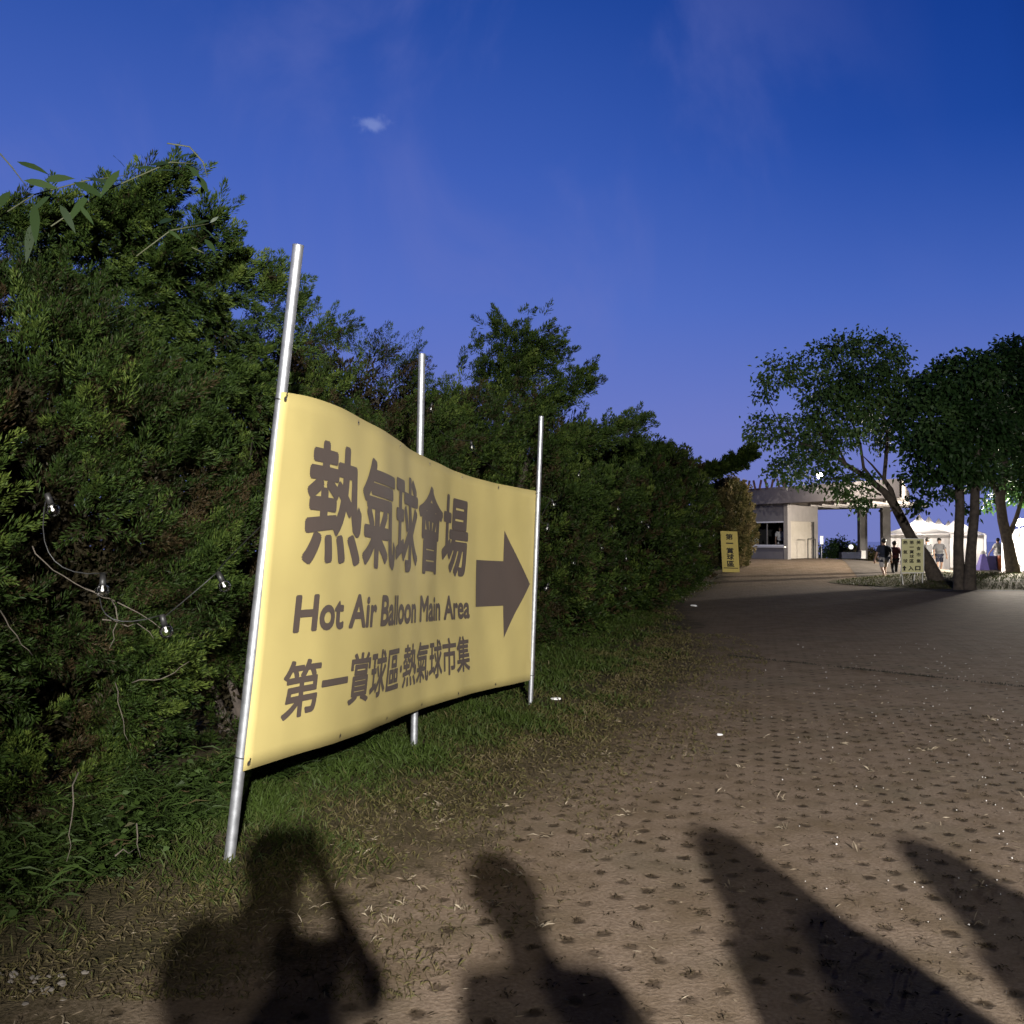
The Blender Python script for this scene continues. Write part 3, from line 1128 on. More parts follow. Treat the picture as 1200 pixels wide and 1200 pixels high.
far = [
    (17.6, 1.0, 1.45, 1.05, 3.55, 1100, 'dark juniper just past the far banner pole, dotted with clear bulbs'),
    (20.2, 1.0, 1.5, 1.05, 2.95, 1000, 'mid hedge juniper with the pale litter at its foot'),
    (23.0, 1.0, 1.6, 1.1, 3.1, 950, 'juniper in the middle of the far hedge, with a notch of sky above it'),
    (26.0, 1.0, 1.7, 1.15, 3.75, 900, 'tall juniper starting the highest rounded part of the far hedge'),
    (29.2, 1.0, 1.8, 1.2, 4.25, 850, 'highest rounded juniper of the far hedge with brownish top'),
    (32.6, 1.15, 1.9, 1.2, 4.45, 800, 'rounded juniper before the upright yellow sign, slightly brown'),
    (36.0, 1.35, 1.9, 1.2, 4.6, 750, 'juniper whose thin branch points right against the sky near the kiosk'),
    (39.8, 1.5, 1.9, 1.2, 4.3, 700, 'last juniper of the hedge, just behind the upright yellow sign'),
]
for k, (y, bk_, hx, hd, H, npl, lab) in enumerate(far):
    c = hc(y, bk_)
    c[2] = float(gh(c[0], c[1]))
    limbs = []
    if k == 6:
        limbs = [([P(770, 585, 36), P(800, 568, 35.5), P(835, 552, 35), P(860, 544, 34.5), P(879, 531, 34)], .15, .06)]
    if k == 1:
        limbs = [([P(700, 545, 20), P(722, 532, 20), P(742, 525, 20)], .2, .12)]
    me, tb = make_shrub(c, hx, hd, H, npl, 64, .055 + .0034 * y * .9, .010 + .0008 * y, 30 + k, limbs, plume=(.26, .6), rad=.11, dead=.09, gap=-.5, low=.92)
    place_shrub(c, lab, me, tb)
c = np.array([9.35, 44.6, float(gh(9.35, 44.6))])
me, tb = make_shrub(c, 1.3, .95, 3.5, 900, 50, .16, .055, 51, m=M_JUNDRY, plume=(.3, .55), rad=.16, dead=0, gap=-1.2)
place_shrub(c, 'pale brownish flowering shrub at the end of the hedge beside the kiosk window', me, tb, 'flowering_shrub', None)

M_VSTEM = simple('vine_stem', (.05, .055, .025), .7)
# long-leaved vine over the near hedge top
vr = np.random.default_rng(77)
vine = empty('climbing_vine', tuple(P(60, 300, 5.6)))
tag(vine, 'long drooping vine leaves and bare shoots over the top left of the hedge', 'vine')
b = MB()
stems = [[P(-10, 260, 5.7), P(40, 228, 5.6), P(100, 212, 5.5), P(150, 205, 5.5)], [P(0, 180, 5.5), P(14, 196, 5.5), P(32, 220, 5.5)],
         [P(60, 265, 5.6), P(120, 225, 5.5), P(200, 190, 5.5), P(232, 192, 5.5)], [P(196, 168, 5.4), P(222, 172, 5.4), P(238, 190, 5.4), P(243, 208, 5.4)],
         [P(160, 300, 5.8), P(200, 270, 5.8), P(245, 262, 5.8)], [P(225, 290, 5.9), P(246, 300, 5.9)], [P(360, 372, 8), P(385, 366, 8)]]
for s_ in stems:
    b = MB()
    b.tube(s_, [.004] * (len(s_) - 1) + [.0015], 5)
    b.build('stem', M_VSTEM, vine, True)
lv = []
leafpos = [(20, 190), (28, 212), (52, 212), (60, 228), (86, 214), (100, 208), (40, 240), (38, 262), (70, 240), (104, 228), (118, 214), (140, 200), (146, 196), (160, 198), (175, 194),
           (186, 200), (208, 186), (214, 194), (222, 196), (232, 206), (240, 214), (185, 262), (197, 270), (210, 268), (226, 264), (236, 268), (240, 280), (246, 262), (12, 225), (5, 240), (92, 240), (130, 215)]
dirs = [(40, 8), (45, 4), (38, -10), (-30, 22), (40, 12), (42, 4), (2, 40), (-8, 42), (20, 30), (-28, 30), (34, -8), (-24, 26), (-14, -18), (30, -6), (28, -8), (22, -4), (18, -10), (22, 6), (14, 10),
        (12, 16), (-6, 16), (20, -10), (18, 10), (22, 4), (22, -12), (18, 10), (14, 14), (12, -12), (-26, 24), (-30, 8), (20, 22), (30, 0)]
for (px, py), (dx, dy) in zip(leafpos, dirs):
    D = 5.45 + vr.uniform(-.08, .12)
    a, e = P(px, py, D), P(px + dx * .95, py + dy * .95, D + vr.uniform(-.12, .05))
    L = np.linalg.norm(e - a)
    d = (e - a) / L
    wv = norm(np.cross(d, np.array([.3, -.8, .5]) + vr.normal(size=3) * .25))
    pts = []
    for f, ww in ((0, .04), (.2, .8), (.45, 1), (.7, .7), (1, .03)):
        q = a + d * L * f + np.array([0, 0, -.18 * L * f * f])
        w2 = .021 * ww * min(1.2, L / .16)
        pts.append((q - wv * w2, q + wv * w2 + np.array([0, 0, .004])))
    lv.append(pts)
b = MB()
tnt = []
for pts in lv:
    vs = [p for pr in pts for p in pr]
    b.add(vs, [(2 * i, 2 * i + 1, 2 * i + 3, 2 * i + 2) for i in range(4)], 0, True)
    tnt += [vr.uniform(0, 1)] * len(vs)
me = mesh_np('leaves', np.array(b.v), np.array(b.f), [M_VINE], smooth=True, attrs={'tint': np.array(tnt)})
link('leaves', me, vine, True)

# bare twigs that show in the dark hollows
tw_ = empty('dead_branches', tuple(G(150, 1000)))
tag(tw_, 'bare grey twigs hanging in the dark hollow of the near hedge', 'branch')
b = MB()
tr_ = np.random.default_rng(4)
paths = [[(0, 715), (20, 745), (38, 768)], [(38, 640), (62, 668), (100, 690), (130, 702)], [(100, 690), (150, 712), (195, 742)], [(150, 625), (185, 635), (205, 622)], [(130, 702), (138, 728), (128, 760)],
         [(168, 630), (178, 655), (190, 690)], [(135, 800), (142, 835), (150, 868)], [(155, 800), (180, 797), (205, 788), (222, 775)], [(80, 898), (95, 906), (106, 920)], [(66, 865), (80, 876)],
         [(60, 660), (66, 700), (58, 730)], [(120, 726), (160, 730), (180, 748)], [(92, 905), (84, 960), (78, 1010)], [(160, 965), (165, 1005)], [(135, 1003), (158, 995)], [(170, 970), (185, 1000)],
         [(150, 690), (180, 705), (210, 705)], [(200, 640), (215, 665), (228, 700)]]
for pth in [q for n_, q in enumerate(paths) if n_ not in (3, 5, 8, 9, 10, 15, 16, 17)]:
    D = tr_.uniform(4.25, 4.7)
    if pth[0][1] > 930:
        D = 4.45
    pts = [P(x, y, D + tr_.uniform(-.05, .05)) for x, y in pth]
    r0 = tr_.uniform(.0022, .0042)
    fine = [pts[0]]
    for q0, q1 in zip(pts[:-1], pts[1:]):
        for f in (.33, .66, 1.0):
            fine.append(q0 + (q1 - q0) * f + tr_.normal(0, .007, 3) * (f < 1))
    b = MB()
    b.tube(fine, list(np.linspace(r0, .0012, len(fine))), 5)
    b.build('twig', M_TWIG, tw_, True)

# ------------------------------------------------------------------ unlit festoon bulbs draped along the hedge
festoon = empty('festoon_lights', tuple(P(100, 700, 4.4)))
tag(festoon, 'string of unlit clear glass bulbs draped along the hedge', 'string lights')
bl = [(62, 598, 4.35), (120, 692, 4.4), (195, 740, 4.45), (263, 687, 4.9), (320, 610, 5.9), (553, 525, 10.6), (505, 480, 10.8), (649, 592, 13.2), (641, 620, 13.2), (678, 557, 14.6), (712, 598, 17.4), (724, 597, 17.8), (718, 621, 17.4),
      (705, 643, 16.6), (672, 660, 14.8), (752, 612, 21), (760, 618, 21.3), (778, 617, 23.2), (796, 609, 25), (836, 628, 31.5), (787, 652, 24.4), (734, 655, 19), (640, 690, 13), (820, 640, 29), (690, 585, 15.6), (733, 690, 18.6)]
wire = MB()
prev = None
for (px, py, D) in bl:
    p = P(px, py, D)
    rr = .031 if D < 12 else .036
    s_ = MB()
    s_.ball(p, rr, 8)
    bulb = s_.build('bulb', M_GLASS, festoon, True)
    s_ = MB()
    tilt = np.array([rng.uniform(-.5, .5), rng.uniform(-.2, .2), 1.0])
    tilt /= np.linalg.norm(tilt)
    s_.tube([p + tilt * rr * .9, p + tilt * (rr + .045)], [.014, .013], 8)
    s_.build('socket', M_BLACK, bulb, True)
    s_ = MB()
    s_.tube([p + tilt * rr * .85, p + tilt * rr * .1], [.006, .004], 6)
    s_.ball(p + tilt * rr * .05, .0075, 5)  # white stem and bead stand in for the bright highlight inside the bulb
    s_.build('highlight_stem', M_WHITE, bulb, True)
    top = p + tilt * (rr + .045)
    if prev is not None and np.linalg.norm(prev - top) < 3.2:
        mid = (prev + top) / 2 - np.array([0, 0, .10]) - HN * .12
        wire = MB()
        wire.tube([prev * (1 - q) ** 2 + 2 * q * (1 - q) * (2 * mid - (prev + top) / 2) + top * q * q for q in np.linspace(0, 1, 10)], .0028, 5)
        wire.build('wire', M_BLACK, festoon, True)
    prev = top


# ------------------------------------------------------------------ ground cover
def blades(n, xy, h0, h1, w, rg, lean=.5):
    base = np.c_[xy, gh(xy[:, 0], xy[:, 1])]
    d = norm(np.c_[rg.normal(0, lean, size=(n, 2)), np.ones(n)])
    L = rg.uniform(h0, h1, size=n)
    return kites(base, d, np.full(n, w) * rg.uniform(.6, 1.3, size=n), L, rg, .15)


def stuff(name, V, tint, m, label):
    V = V.reshape(-1, 3)
    me = mesh_np(name, V, np.arange(len(V)).reshape(-1, 4), [m], attrs={'tint': np.repeat(tint, 4)})
    o = link(name, me)
    tag(o, label, name.replace('_', ' '), kind='stuff')
    return o


gr = np.random.default_rng(21)
# green verge between hedge and paving
XY, T, Wd, Hh = [], [], [], []
for (y0, y1, dens) in ((3.2, 6.5, 5200), (6.5, 10, 3800), (10, 15, 2000), (15, 24, 700), (24, 38, 160)):
    n = int(dens * (y1 - y0) * 2.2)
    y = gr.uniform(y0, y1, n)
    xl = hedge_x(y) - .7
    xr = np.array([PAVE_L0(q) for q in y]) + .28
    f = gr.uniform(0, 1, n) ** 1.15
    x = xl + (xr - xl) * f
    nn = np.sin(x * 3.1 + 1) * np.sin(y * 2.3) + .6 * np.sin(x * 7 + y * 5)
    edge = np.clip((f - .45) / .5, 0, 1)
    nearfade = np.clip((4.9 - y) / 1.2, 0, 1)          # bare trodden earth towards the camera
    keep = gr.uniform(size=n) > .78 * edge + .3 * (nn < -.3) + nearfade * .8 + .35 * (y < 5.6) * (f < .55)
    t = np.clip(.62 - .5 * edge + .16 * nn + gr.normal(0, .14, n) - .25 * nearfade, 0, 1)
    XY.append(np.c_[x, y][keep])
    T.append(t[keep])
    Hh.append((np.clip(.080 - .05 * edge + .035 * (nn > .5), .022, 1) * (1 + .02 * np.minimum(y, 12)))[keep])
    Wd.append((.0022 + .0008 * y)[keep])
XY, T, Hh, Wd = np.concatenate(XY), np.concatenate(T), np.concatenate(Hh), np.concatenate(Wd)
base = np.c_[XY, gh(XY[:, 0], XY[:, 1])]
d = norm(np.c_[gr.normal(0, .8, size=(len(XY), 2)), np.ones(len(XY))])
V = kites(base, d, Wd * gr.uniform(.7, 1.3, len(XY)), Hh * gr.uniform(.5, 1.4, len(XY)), gr, .15)
stuff('verge_grass', V, T, M_GRASS, 'green and browning grass between hedge foot and paving')

# short dry grass thinning out over the edge of the paving
n = 30000
y = 3.6 + 14 * gr.uniform(0, 1, n) ** 1.5
off = -.45 + 1.75 * gr.uniform(0, 1, n) ** 1.25
pat = np.sin(y * 2.1 + off * 3) * np.sin(y * .9 + off * 5 + 2) + .5 * np.sin(y * 6.3 + off * 9)
keep = gr.uniform(size=n) < np.clip(.85 - .55 * off + .35 * pat, 0, 1)
y, off = y[keep], off[keep]
x = np.array([PAVE_L0(q) for q in y]) + off
bs = np.c_[x, y, np.full(len(y), .004)]
d = norm(np.c_[gr.normal(0, 1.1, size=(len(y), 2)), np.ones(len(y))])
V = kites(bs, d, (.0022 + .0008 * y) * gr.uniform(.6, 1.3, len(y)), gr.uniform(.018, .055, len(y)), gr, .2)
stuff('edge_grass', V, np.clip(gr.normal(.13, .10, len(y)), 0, 1), M_GRASS, 'short dry brown grass thinning out over the edge of the paving')

# leafy weeds at the hedge foot
nclump = 260
yy = gr.uniform(3.0, 8.2, nclump) ** 1.0
off = gr.uniform(-.55, .42, nclump) * np.where(yy < 5.2, 1.0, .55)
xx = hedge_x(yy) + off
VV_, TT_ = [], []
for x, y in zip(xx, yy):
    k = gr.integers(18, 46)
    hgt = gr.uniform(.08, .34)
    az_ = gr.uniform(0, 6.28, k)
    zz = gr.uniform(.02, hgt, k)
    bs = np.c_[x + gr.normal(0, .05, k), y + gr.normal(0, .05, k), zz]
    dd = norm(np.c_[np.cos(az_), np.sin(az_), gr.uniform(-.1, .9, k)])
    broad = gr.uniform() < .45
    VV_.append(kites(bs, dd, np.full(k, .026 if broad else .010) * gr.uniform(.6, 1.3, k), np.full(k, .06 if broad else .17) * gr.uniform(.6, 1.3, k), gr, .25))
    TT_.append(np.clip(gr.normal(.55, .25, k), 0, 1))
stuff('weeds', np.concatenate(VV_), np.concatenate(TT_), M_WEED, 'leafy weeds crowding the dark foot of the near hedge')

# dry tufts growing out of the paving cells
VV_, TT_ = [], []
for i in range(-40, 60):
    for j in range(8, 70):
        x, y = lat_point(i, j)
        if not (3.0 < y < 9.5 and PAVE_L0(y) - .1 < x < .52 * y + .2):
            continue
        z = y
        k = gr.integers(3, 10) if gr.uniform() < .75 else gr.integers(10, 22)
        left = x - PAVE_L0(y) < 1.2 and y < 6.5
        pale = gr.uniform() < (.24 if left else .04)
        bs = np.c_[x + gr.normal(0, .022, k), y + gr.normal(0, .022, k), np.full(k, .004)]
        dd = norm(np.c_[gr.normal(0, 1.0, size=(k, 2)), gr.uniform(.25, 1.0, k)])
        VV_.append(kites(bs, dd, np.full(k, .0034 + .0005 * z) * gr.uniform(.7, 1.4, k), np.full(k, .017 + (.035 if pale else 0)) * gr.uniform(.6, 1.5, k), gr, .2))
        TT_.append(np.clip(gr.normal(.75, .2, k), 0, 1) if pale else np.clip(gr.normal(.06, .06, k), 0, 1))
# loose straw lying on the paving
n = 3600
y = 3.0 + 8.0 * gr.uniform(0, 1, n) ** 1.3
xl = np.array([PAVE_L0(q) for q in y])
x = xl - .3 + (np.minimum(.52 * y, 4.2) - xl + .3) * gr.uniform(0, 1, n) ** 2.4
bs = np.c_[x, y, np.full(n, .007)]
dd = norm(np.c_[gr.normal(size=(n, 2)), gr.uniform(0, .22, n)])
VV_.append(kites(bs, dd, np.full(n, .0028) + .0004 * y, gr.uniform(.015, .06, n), gr))
TT_.append(np.clip(gr.normal(.42, .22, n), 0, 1))
stuff('dry_grass', np.concatenate(VV_), np.concatenate(TT_), M_STRAW, 'dry grass tufts and loose straw on the cellular paving')

# pale grit on the paving to the right
n = 320
y = 4.0 + 12 * gr.uniform(0, 1, n)
x = y * (.22 + .34 * gr.uniform(0, 1, n) ** .6)
s_ = gr.uniform(.0018, .005, n) * (1 + .04 * y)
oct_ = np.array([(1, 0, 0), (0, 1, 0), (-1, 0, 0), (0, -1, 0), (0, 0, 1.0), (0, 0, -1)])
of = np.array([(0, 1, 4), (1, 2, 4), (2, 3, 4), (3, 0, 4), (1, 0, 5), (2, 1, 5), (3, 2, 5), (0, 3, 5)])
V = (np.c_[x, y, .011 + s_ * .4][:, None, :] + oct_[None] * s_[:, None, None] * gr.uniform(.6, 1.3, size=(n, 6, 1))).reshape(-1, 3)
fa = (np.arange(n)[:, None, None] * 6 + of[None]).reshape(-1, 3)
M_GRIT = simple('pale_grit', (.55, .53, .5), .25, noise=.3)
g_ = link('grit', mesh_np('grit', V, fa, [M_GRIT]))
tag(g_, 'pale glinting grit scattered over the right of the paving', 'grit', kind='stuff')

# weeds in the joint between paving and asphalt
n = 2600
f = gr.uniform(0, 1, n)
dens = .5 + .5 * np.sin(f * 40) * np.sin(f * 17 + 1)
keep = gr.uniform(size=n) < dens
f = f[keep]
x = 3.0 + 5.0 * f
y = 14.25 - (x - 3.05) * 1.19 + gr.normal(0, .025, len(f))
bs = np.c_[x, y, np.full(len(x), .004)]
V = kites(bs, norm(np.c_[gr.normal(0, .6, size=(len(x), 2)), np.ones(len(x))]), np.full(len(x), .012), gr.uniform(.012, .04, len(x)), gr)
stuff('joint_weeds', V, np.full(len(x), .02), simple('dark_joint_weeds', (.012, .010, .005), .95), 'dark thin line of weeds in the joint across the path')

# tufts on the tree island
n = 11000
a = gr.uniform(0, 6.28, n)
r = np.sqrt(gr.uniform(0, 1, n)) * .98
x, y = 20.5 + 8.8 * r * np.cos(a), 37.2 + 4.6 * r * np.sin(a)
bs = np.c_[x, y, gh(x, y) + mound_h(x, y) + .01]
V = kites(bs, norm(np.c_[gr.normal(0, .5, size=(n, 2)), np.ones(n)]), np.full(n, .022), gr.uniform(.04, .12, n), gr)
stuff('island_grass', V, np.clip(gr.normal(.42, .12, n), 0, 1), M_GRASS, 'patchy grass on the low island beneath the trees')

# litter
for k, (px, py, sz, lab) in enumerate(((651, 821, .055, 'crumpled white paper on the grass beside the far banner pole'), (843, 863, .028, 'small white scrap lying on the paving near the middle of the path'),
                                       (813, 711, .10, 'flat white scrap on the path edge near the hedge foot'))):
    g = G(px, py)
    b = bmesh.new()
    bmesh.ops.create_icosphere(b, subdivisions=2, radius=sz)
    lr = random.Random(k)
    for v in b.verts:
        v.co *= lr.uniform(.55, 1.1)
        v.co.z *= .34
        v.co.z = max(v.co.z, -sz * .1)
    me = bpy.data.meshes.new('paper_scrap')
    b.to_mesh(me)
    b.free()
    me.materials.append(M_PAPER)
    o = link('paper_scrap', me)
    o.location = (g[0], g[1], .012 + sz * .1)
    tag(o, lab, 'litter', 'white scraps of litter')

# rubble at the hedge foot, lower left
rr_ = np.random.default_rng(8)
rub = [(20 + rr_.uniform(-22, 75), 1152 + rr_.uniform(-16, 26), rr_.uniform(.010, .026)) for _ in range(12)] + [(75 + rr_.uniform(-25, 25), 1150 + rr_.uniform(-12, 10), rr_.uniform(.010, .02)) for _ in range(5)]
for k, (px, py, sz) in enumerate(rub):
    g = G(px, py)
    b = bmesh.new()
    bmesh.ops.create_icosphere(b, subdivisions=1, radius=sz)
    lr = random.Random(k + 40)
    ax_ = [lr.uniform(.7, 1.3), lr.uniform(.7, 1.3), lr.uniform(.45, .8)]
    for v in b.verts:
        q = lr.uniform(.82, 1.1)
        v.co = (v.co.x * ax_[0] * q, v.co.y * ax_[1] * q, v.co.z * ax_[2] * q)
    me = bpy.data.meshes.new('stone')
    b.to_mesh(me)
    b.free()
    me.materials.append(M_ROCK)
    o = link('stone', me)
    o.location = (g[0], g[1], sz * .2)
    tag(o, 'small pale stone in the rubble among the weeds at the lower left corner', 'stone', 'rubble at the hedge foot')

# ------------------------------------------------------------------ broadleaf trees
def leaf_cloud(clusters, per_m3, leaf, seed, gap=.15):
    rg = np.random.default_rng(seed)
    B, D, T = [], [], []
    for (c, r) in clusters:
        n = int(per_m3 * r ** 2.3)
        # twig tips, each with a handful of leaves, so that the crown breaks into sprays
        nt_ = max(8, n // 14)
        u = norm(rg.normal(size=(nt_, 3)))
        rad = r * rg.uniform(.25, 1.0, nt_) ** .5
        squash = np.array([1, 1, .78])
        tips = np.asarray(c) + u * rad[:, None] * squash + rg.normal(0, .12 * r, size=(nt_, 3))
        k = 14
        bs = tips[:, None, :] + rg.normal(0, .16, size=(nt_, k, 3)) * np.array([1, 1, .6])
        d = norm(u[:, None, :] * .7 + rg.normal(0, .6, size=(nt_, k, 3)) + np.array([0, 0, -.25]))
        tt = np.clip(rg.normal(.5, .22) + rg.normal(0, .15, size=(nt_, 1)) + rg.normal(0, .14, size=(nt_, k)), 0, 1)
        B.append(bs.reshape(-1, 3))
        D.append(d.reshape(-1, 3))
        T.append(tt.ravel())
    B, D, T = np.concatenate(B), np.concatenate(D), np.concatenate(T)
    V = kites(B, D, leaf * .55 * rg.uniform(.7, 1.3, len(B)), leaf * rg.uniform(.7, 1.3, len(B)), rg, .15)
    return V.reshape(-1, 3), np.repeat(T, 4)


def c1(x, y, D):
    """from the enlarged crop used for measuring: 3x, origin (800, 360)"""
    return P(800 + x / 3, 360 + y / 3, D)


def tree(name, base, clusters, trunk, label, cat, seed, per=1500, leaf=.17, m=M_BROAD):
    root = empty(name, tuple(base))
    tag(root, label, cat, 'trees on the grass island')
    V, T = leaf_cloud(clusters, per, leaf, seed)
    link('crown', mesh_np('crown', V, np.arange(len(V)).reshape(-1, 4), [m], attrs={'tint': T}), root, True)
    b = MB()
    for pts, rad in trunk:
        # smooth the path a little
        b.tube(pts, [q * .78 for q in rad], 10)
    b.build('trunk', M_BARK, root, True)
    return root


def rpx(px):
    return px


DA = 36.0
s3 = DA / F / 3        # metres per crop pixel


def cl(x, y, r, D, dz=0.0):
    return (c1(x, y, D + dz), r * D / F / 3)


A = [cl(440, 565, 42, DA, -.6), cl(505, 560, 45, DA, -.9), cl(455, 625, 26, DA, -.8), cl(590, 650, 40, DA, -1.1), cl(650, 610, 34, DA, -.9), cl(380, 610, 26, DA, -.5), cl(330, 235, 62, DA, -.5), cl(390, 215, 55, DA, .6), cl(300, 300, 40, DA, -.3), cl(275, 400, 42, DA, .2), cl(300, 450, 60, DA, -.4), cl(360, 420, 35, DA, .5), cl(255, 445, 30, DA, 0),
     cl(490, 165, 55, DA, .3), cl(560, 140, 60, DA, -.4), cl(630, 130, 62, DA, .6), cl(710, 150, 62, DA, -.2), cl(750, 175, 45, DA, .4),
     cl(480, 300, 75, DA, -.8), cl(560, 260, 90, DA, .5), cl(640, 250, 90, DA, -1.0), cl(710, 260, 85, DA, .8), cl(520, 380, 95, DA, .2), cl(610, 370, 95, DA, -1.2), cl(700, 380, 90, DA, 1.0),
     cl(440, 430, 60, DA, .4), cl(420, 500, 60, DA, -.4), cl(480, 480, 65, DA, .9), cl(560, 470, 62, DA, -.8), cl(350, 560, 50, DA, .2), cl(310, 590, 30, DA, 0), cl(400, 580, 42, DA, .7), cl(760, 330, 70, DA, -.2),
     cl(720, 460, 60, DA, .9), cl(560, 620, 42, DA, -1.2), cl(600, 590, 34, DA, -1.0), cl(640, 660, 30, DA, -1), cl(520, 600, 28, DA, -1.0), cl(800, 260, 50, DA, .5), cl(620, 700, 22, DA, -1)]
ba = G(1093, 690)
trA = [([P(1101, 690, DA), P(1098, 682, DA), P(1092, 668, DA), P(1083, 650, DA), P(1068, 630, DA), P(1055, 605, DA), P(1046, 588, DA), P(1036, 576, DA), P(1014, 558, DA), P(992, 545, DA), P(975, 530, DA), P(960, 505, DA)],
        [.46, .38, .31, .26, .23, .22, .20, .15, .12, .10, .07, .03]),
       ([P(1050, 594, DA), P(1044, 574, DA), P(1036, 562, DA), P(1038, 540, DA + .3), P(1040, 510, DA + .5), P(1030, 460, DA + .5)], [.15, .12, .10, .09, .07, .02]),
       ([P(1030, 572, DA), P(1012, 548, DA - .5), P(1008, 520, DA - .6), P(990, 470, DA - .6)], [.09, .07, .06, .02]),
       ([P(1036, 562, DA), P(1022, 545, DA + .4), P(1012, 535, DA + .7)], [.06, .045, .02]),
       ([P(1014, 558, DA), P(985, 560, DA - 1), P(965, 562, DA - 1.2)], [.05, .04, .02]),
       ([P(975, 530, DA), P(940, 520, DA), P(915, 500, DA + .2), P(900, 470, DA)], [.06, .045, .03, .012]),
       ([P(992, 545, DA), P(960, 480, DA), P(930, 450, DA)], [.06, .04, .012]),
       ([P(1032, 580, DA), P(1015, 572, DA - 1.0), P(1000, 568, DA - 1.1)], [.045, .035, .015])]
tree('leaning_tree', ba, A, trA, 'leaning tree with airy green crown and forked trunk behind the board sign', 'tree', 3, per=1500, leaf=.155)

DB = 33.5
Bc = [cl(870, 300, 80, DB), cl(940, 260, 95, DB, .5), cl(1010, 230, 90, DB, -.5), cl(860, 390, 80, DB, -1), cl(940, 380, 100, DB, 0), cl(1030, 350, 100, DB, 1), cl(800, 330, 50, DB, 1), cl(800, 440, 55, DB, -.3),
      cl(850, 500, 70, DB, 0), cl(930, 490, 85, DB, -1.2), cl(1010, 470, 90, DB, .4), cl(1080, 420, 90, DB, -.6), cl(810, 590, 45, DB, .3), cl(860, 600, 55, DB, -.5), cl(920, 590, 60, DB, .6), cl(990, 580, 60, DB, -.8),
      cl(840, 670, 32, DB, 0), cl(900, 660, 26, DB, .4), cl(820, 700, 18, DB, 0), cl(1050, 560, 60, DB, -.4), cl(1000, 720, 20, DB, .6), cl(770, 380, 40, DB, .4), cl(960, 640, 45, DB, .3)]
bb = G(1130, 694)
trB = [([P(1124, 696, DB), P(1124, 684, DB), P(1123, 640, DB), P(1125, 595, DB), P(1124, 560, DB), P(1110, 500, DB)], [.28, .24, .20, .19, .18, .08]),
       ([P(1137, 696, DB - .2), P(1136, 684, DB - .2), P(1138, 645, DB - .2), P(1142, 600, DB - .2), P(1143, 565, DB - .2), P(1150, 490, DB)], [.30, .26, .20, .19, .19, .07]),
       ([P(1124, 560, DB), P(1100, 530, DB), P(1080, 490, DB)], [.10, .07, .02]), ([P(1142, 580, DB), P(1165, 530, DB), P(1180, 480, DB)], [.10, .07, .02])]
tree('twin_trunk_tree', bb, Bc, trB, 'dark dense tree on two upright trunks, on the near side of the grass island', 'tree', 5, per=2000, leaf=.17, m=M_BROAD_SHADE)

DC = 41.5
Cc = [cl(1120, 190, 70, DC), cl(1160, 150, 60, DC, .5), cl(1200, 170, 80, DC), cl(1060, 250, 70, DC, .5), cl(1140, 280, 100, DC, -.6), cl(1230, 260, 110, DC), cl(1100, 360, 90, DC, .6), cl(1190, 380, 110, DC, -.6),
      cl(1270, 380, 110, DC), cl(1110, 480, 80, DC, 0), cl(1190, 500, 90, DC, .6), cl(1270, 500, 90, DC), cl(1090, 600, 55, DC, -.5), cl(1160, 600, 65, DC, .4), cl(1230, 600, 70, DC, -.3), cl(1110, 660, 36, DC, .5), cl(1190, 660, 45, DC, 0), cl(1250, 670, 50, DC, .5), cl(1075, 690, 26, DC, .8)]
bc = G(1187, 679)
trC = [([P(1188, 684, DC), P(1187, 670, DC), P(1182, 640, DC), P(1175, 610, DC), P(1172, 585, DC), P(1178, 530, DC), P(1190, 480, DC)], [.46, .36, .28, .26, .24, .16, .06]),
       ([P(1180, 632, DC), P(1190, 610, DC), P(1196, 590, DC), P(1206, 550, DC)], [.16, .12, .10, .05]), ([P(1174, 590, DC), P(1160, 560, DC), P(1150, 520, DC)], [.14, .09, .03])]
tree('park_tree', bc, Cc, trC, 'tree with one thick trunk at the right edge beside the bright stall', 'tree', 7, per=1500, leaf=.19, m=M_BROAD_SHADE)

# ------------------------------------------------------------------ the kiosk
GK = .70
kio = empty('kiosk_building', (13.4, 52, GK))
tag(kio, 'taupe flat roofed kiosk with lit service window and cream shutter', 'building')


def kx(px, y):
    return (px - 600) / F * y


pA, pB, pC = (kx(864, 53.2), 53.2), (kx(923, 50), 50.0), (kx(958.5, 53.2), 53.2)
wz0, wz1 = GK - .1, GK + 2.72


def wall_panel(p, q, z0, z1, th=.2, hole=None, mb=None, mi=0):
    """vertical wall from p to q (inside to the back), with an optional opening (s0, s1, z0, z1)"""
    mb = mb or MB()
    p, q = np.array(p), np.array(q)
    L = np.linalg.norm(q - p)
    d = (q - p) / L
    nb = np.array([-d[1], d[0]])
    if nb[1] < 0:
        nb = -nb
    rz = math.atan2(d[1], d[0])

    def seg(s0, s1, a, b_):
        c = p + d * (s0 + s1) / 2 + nb * th / 2
        mb.box((c[0], c[1], (a + b_) / 2), (s1 - s0, th, b_ - a), rz, mi)
    if hole is None:
        seg(0, L, z0, z1)
    else:
        s0, s1, h0, h1 = hole
        seg(0, s0, z0, z1)
        seg(s1, L, z0, z1)
        seg(s0, s1, z0, h0)
        seg(s0, s1, h1, z1)
    return mb, p, d, -nb, rz, L


def zpx(py, y):
    return EYE + (634 - py) / F * y


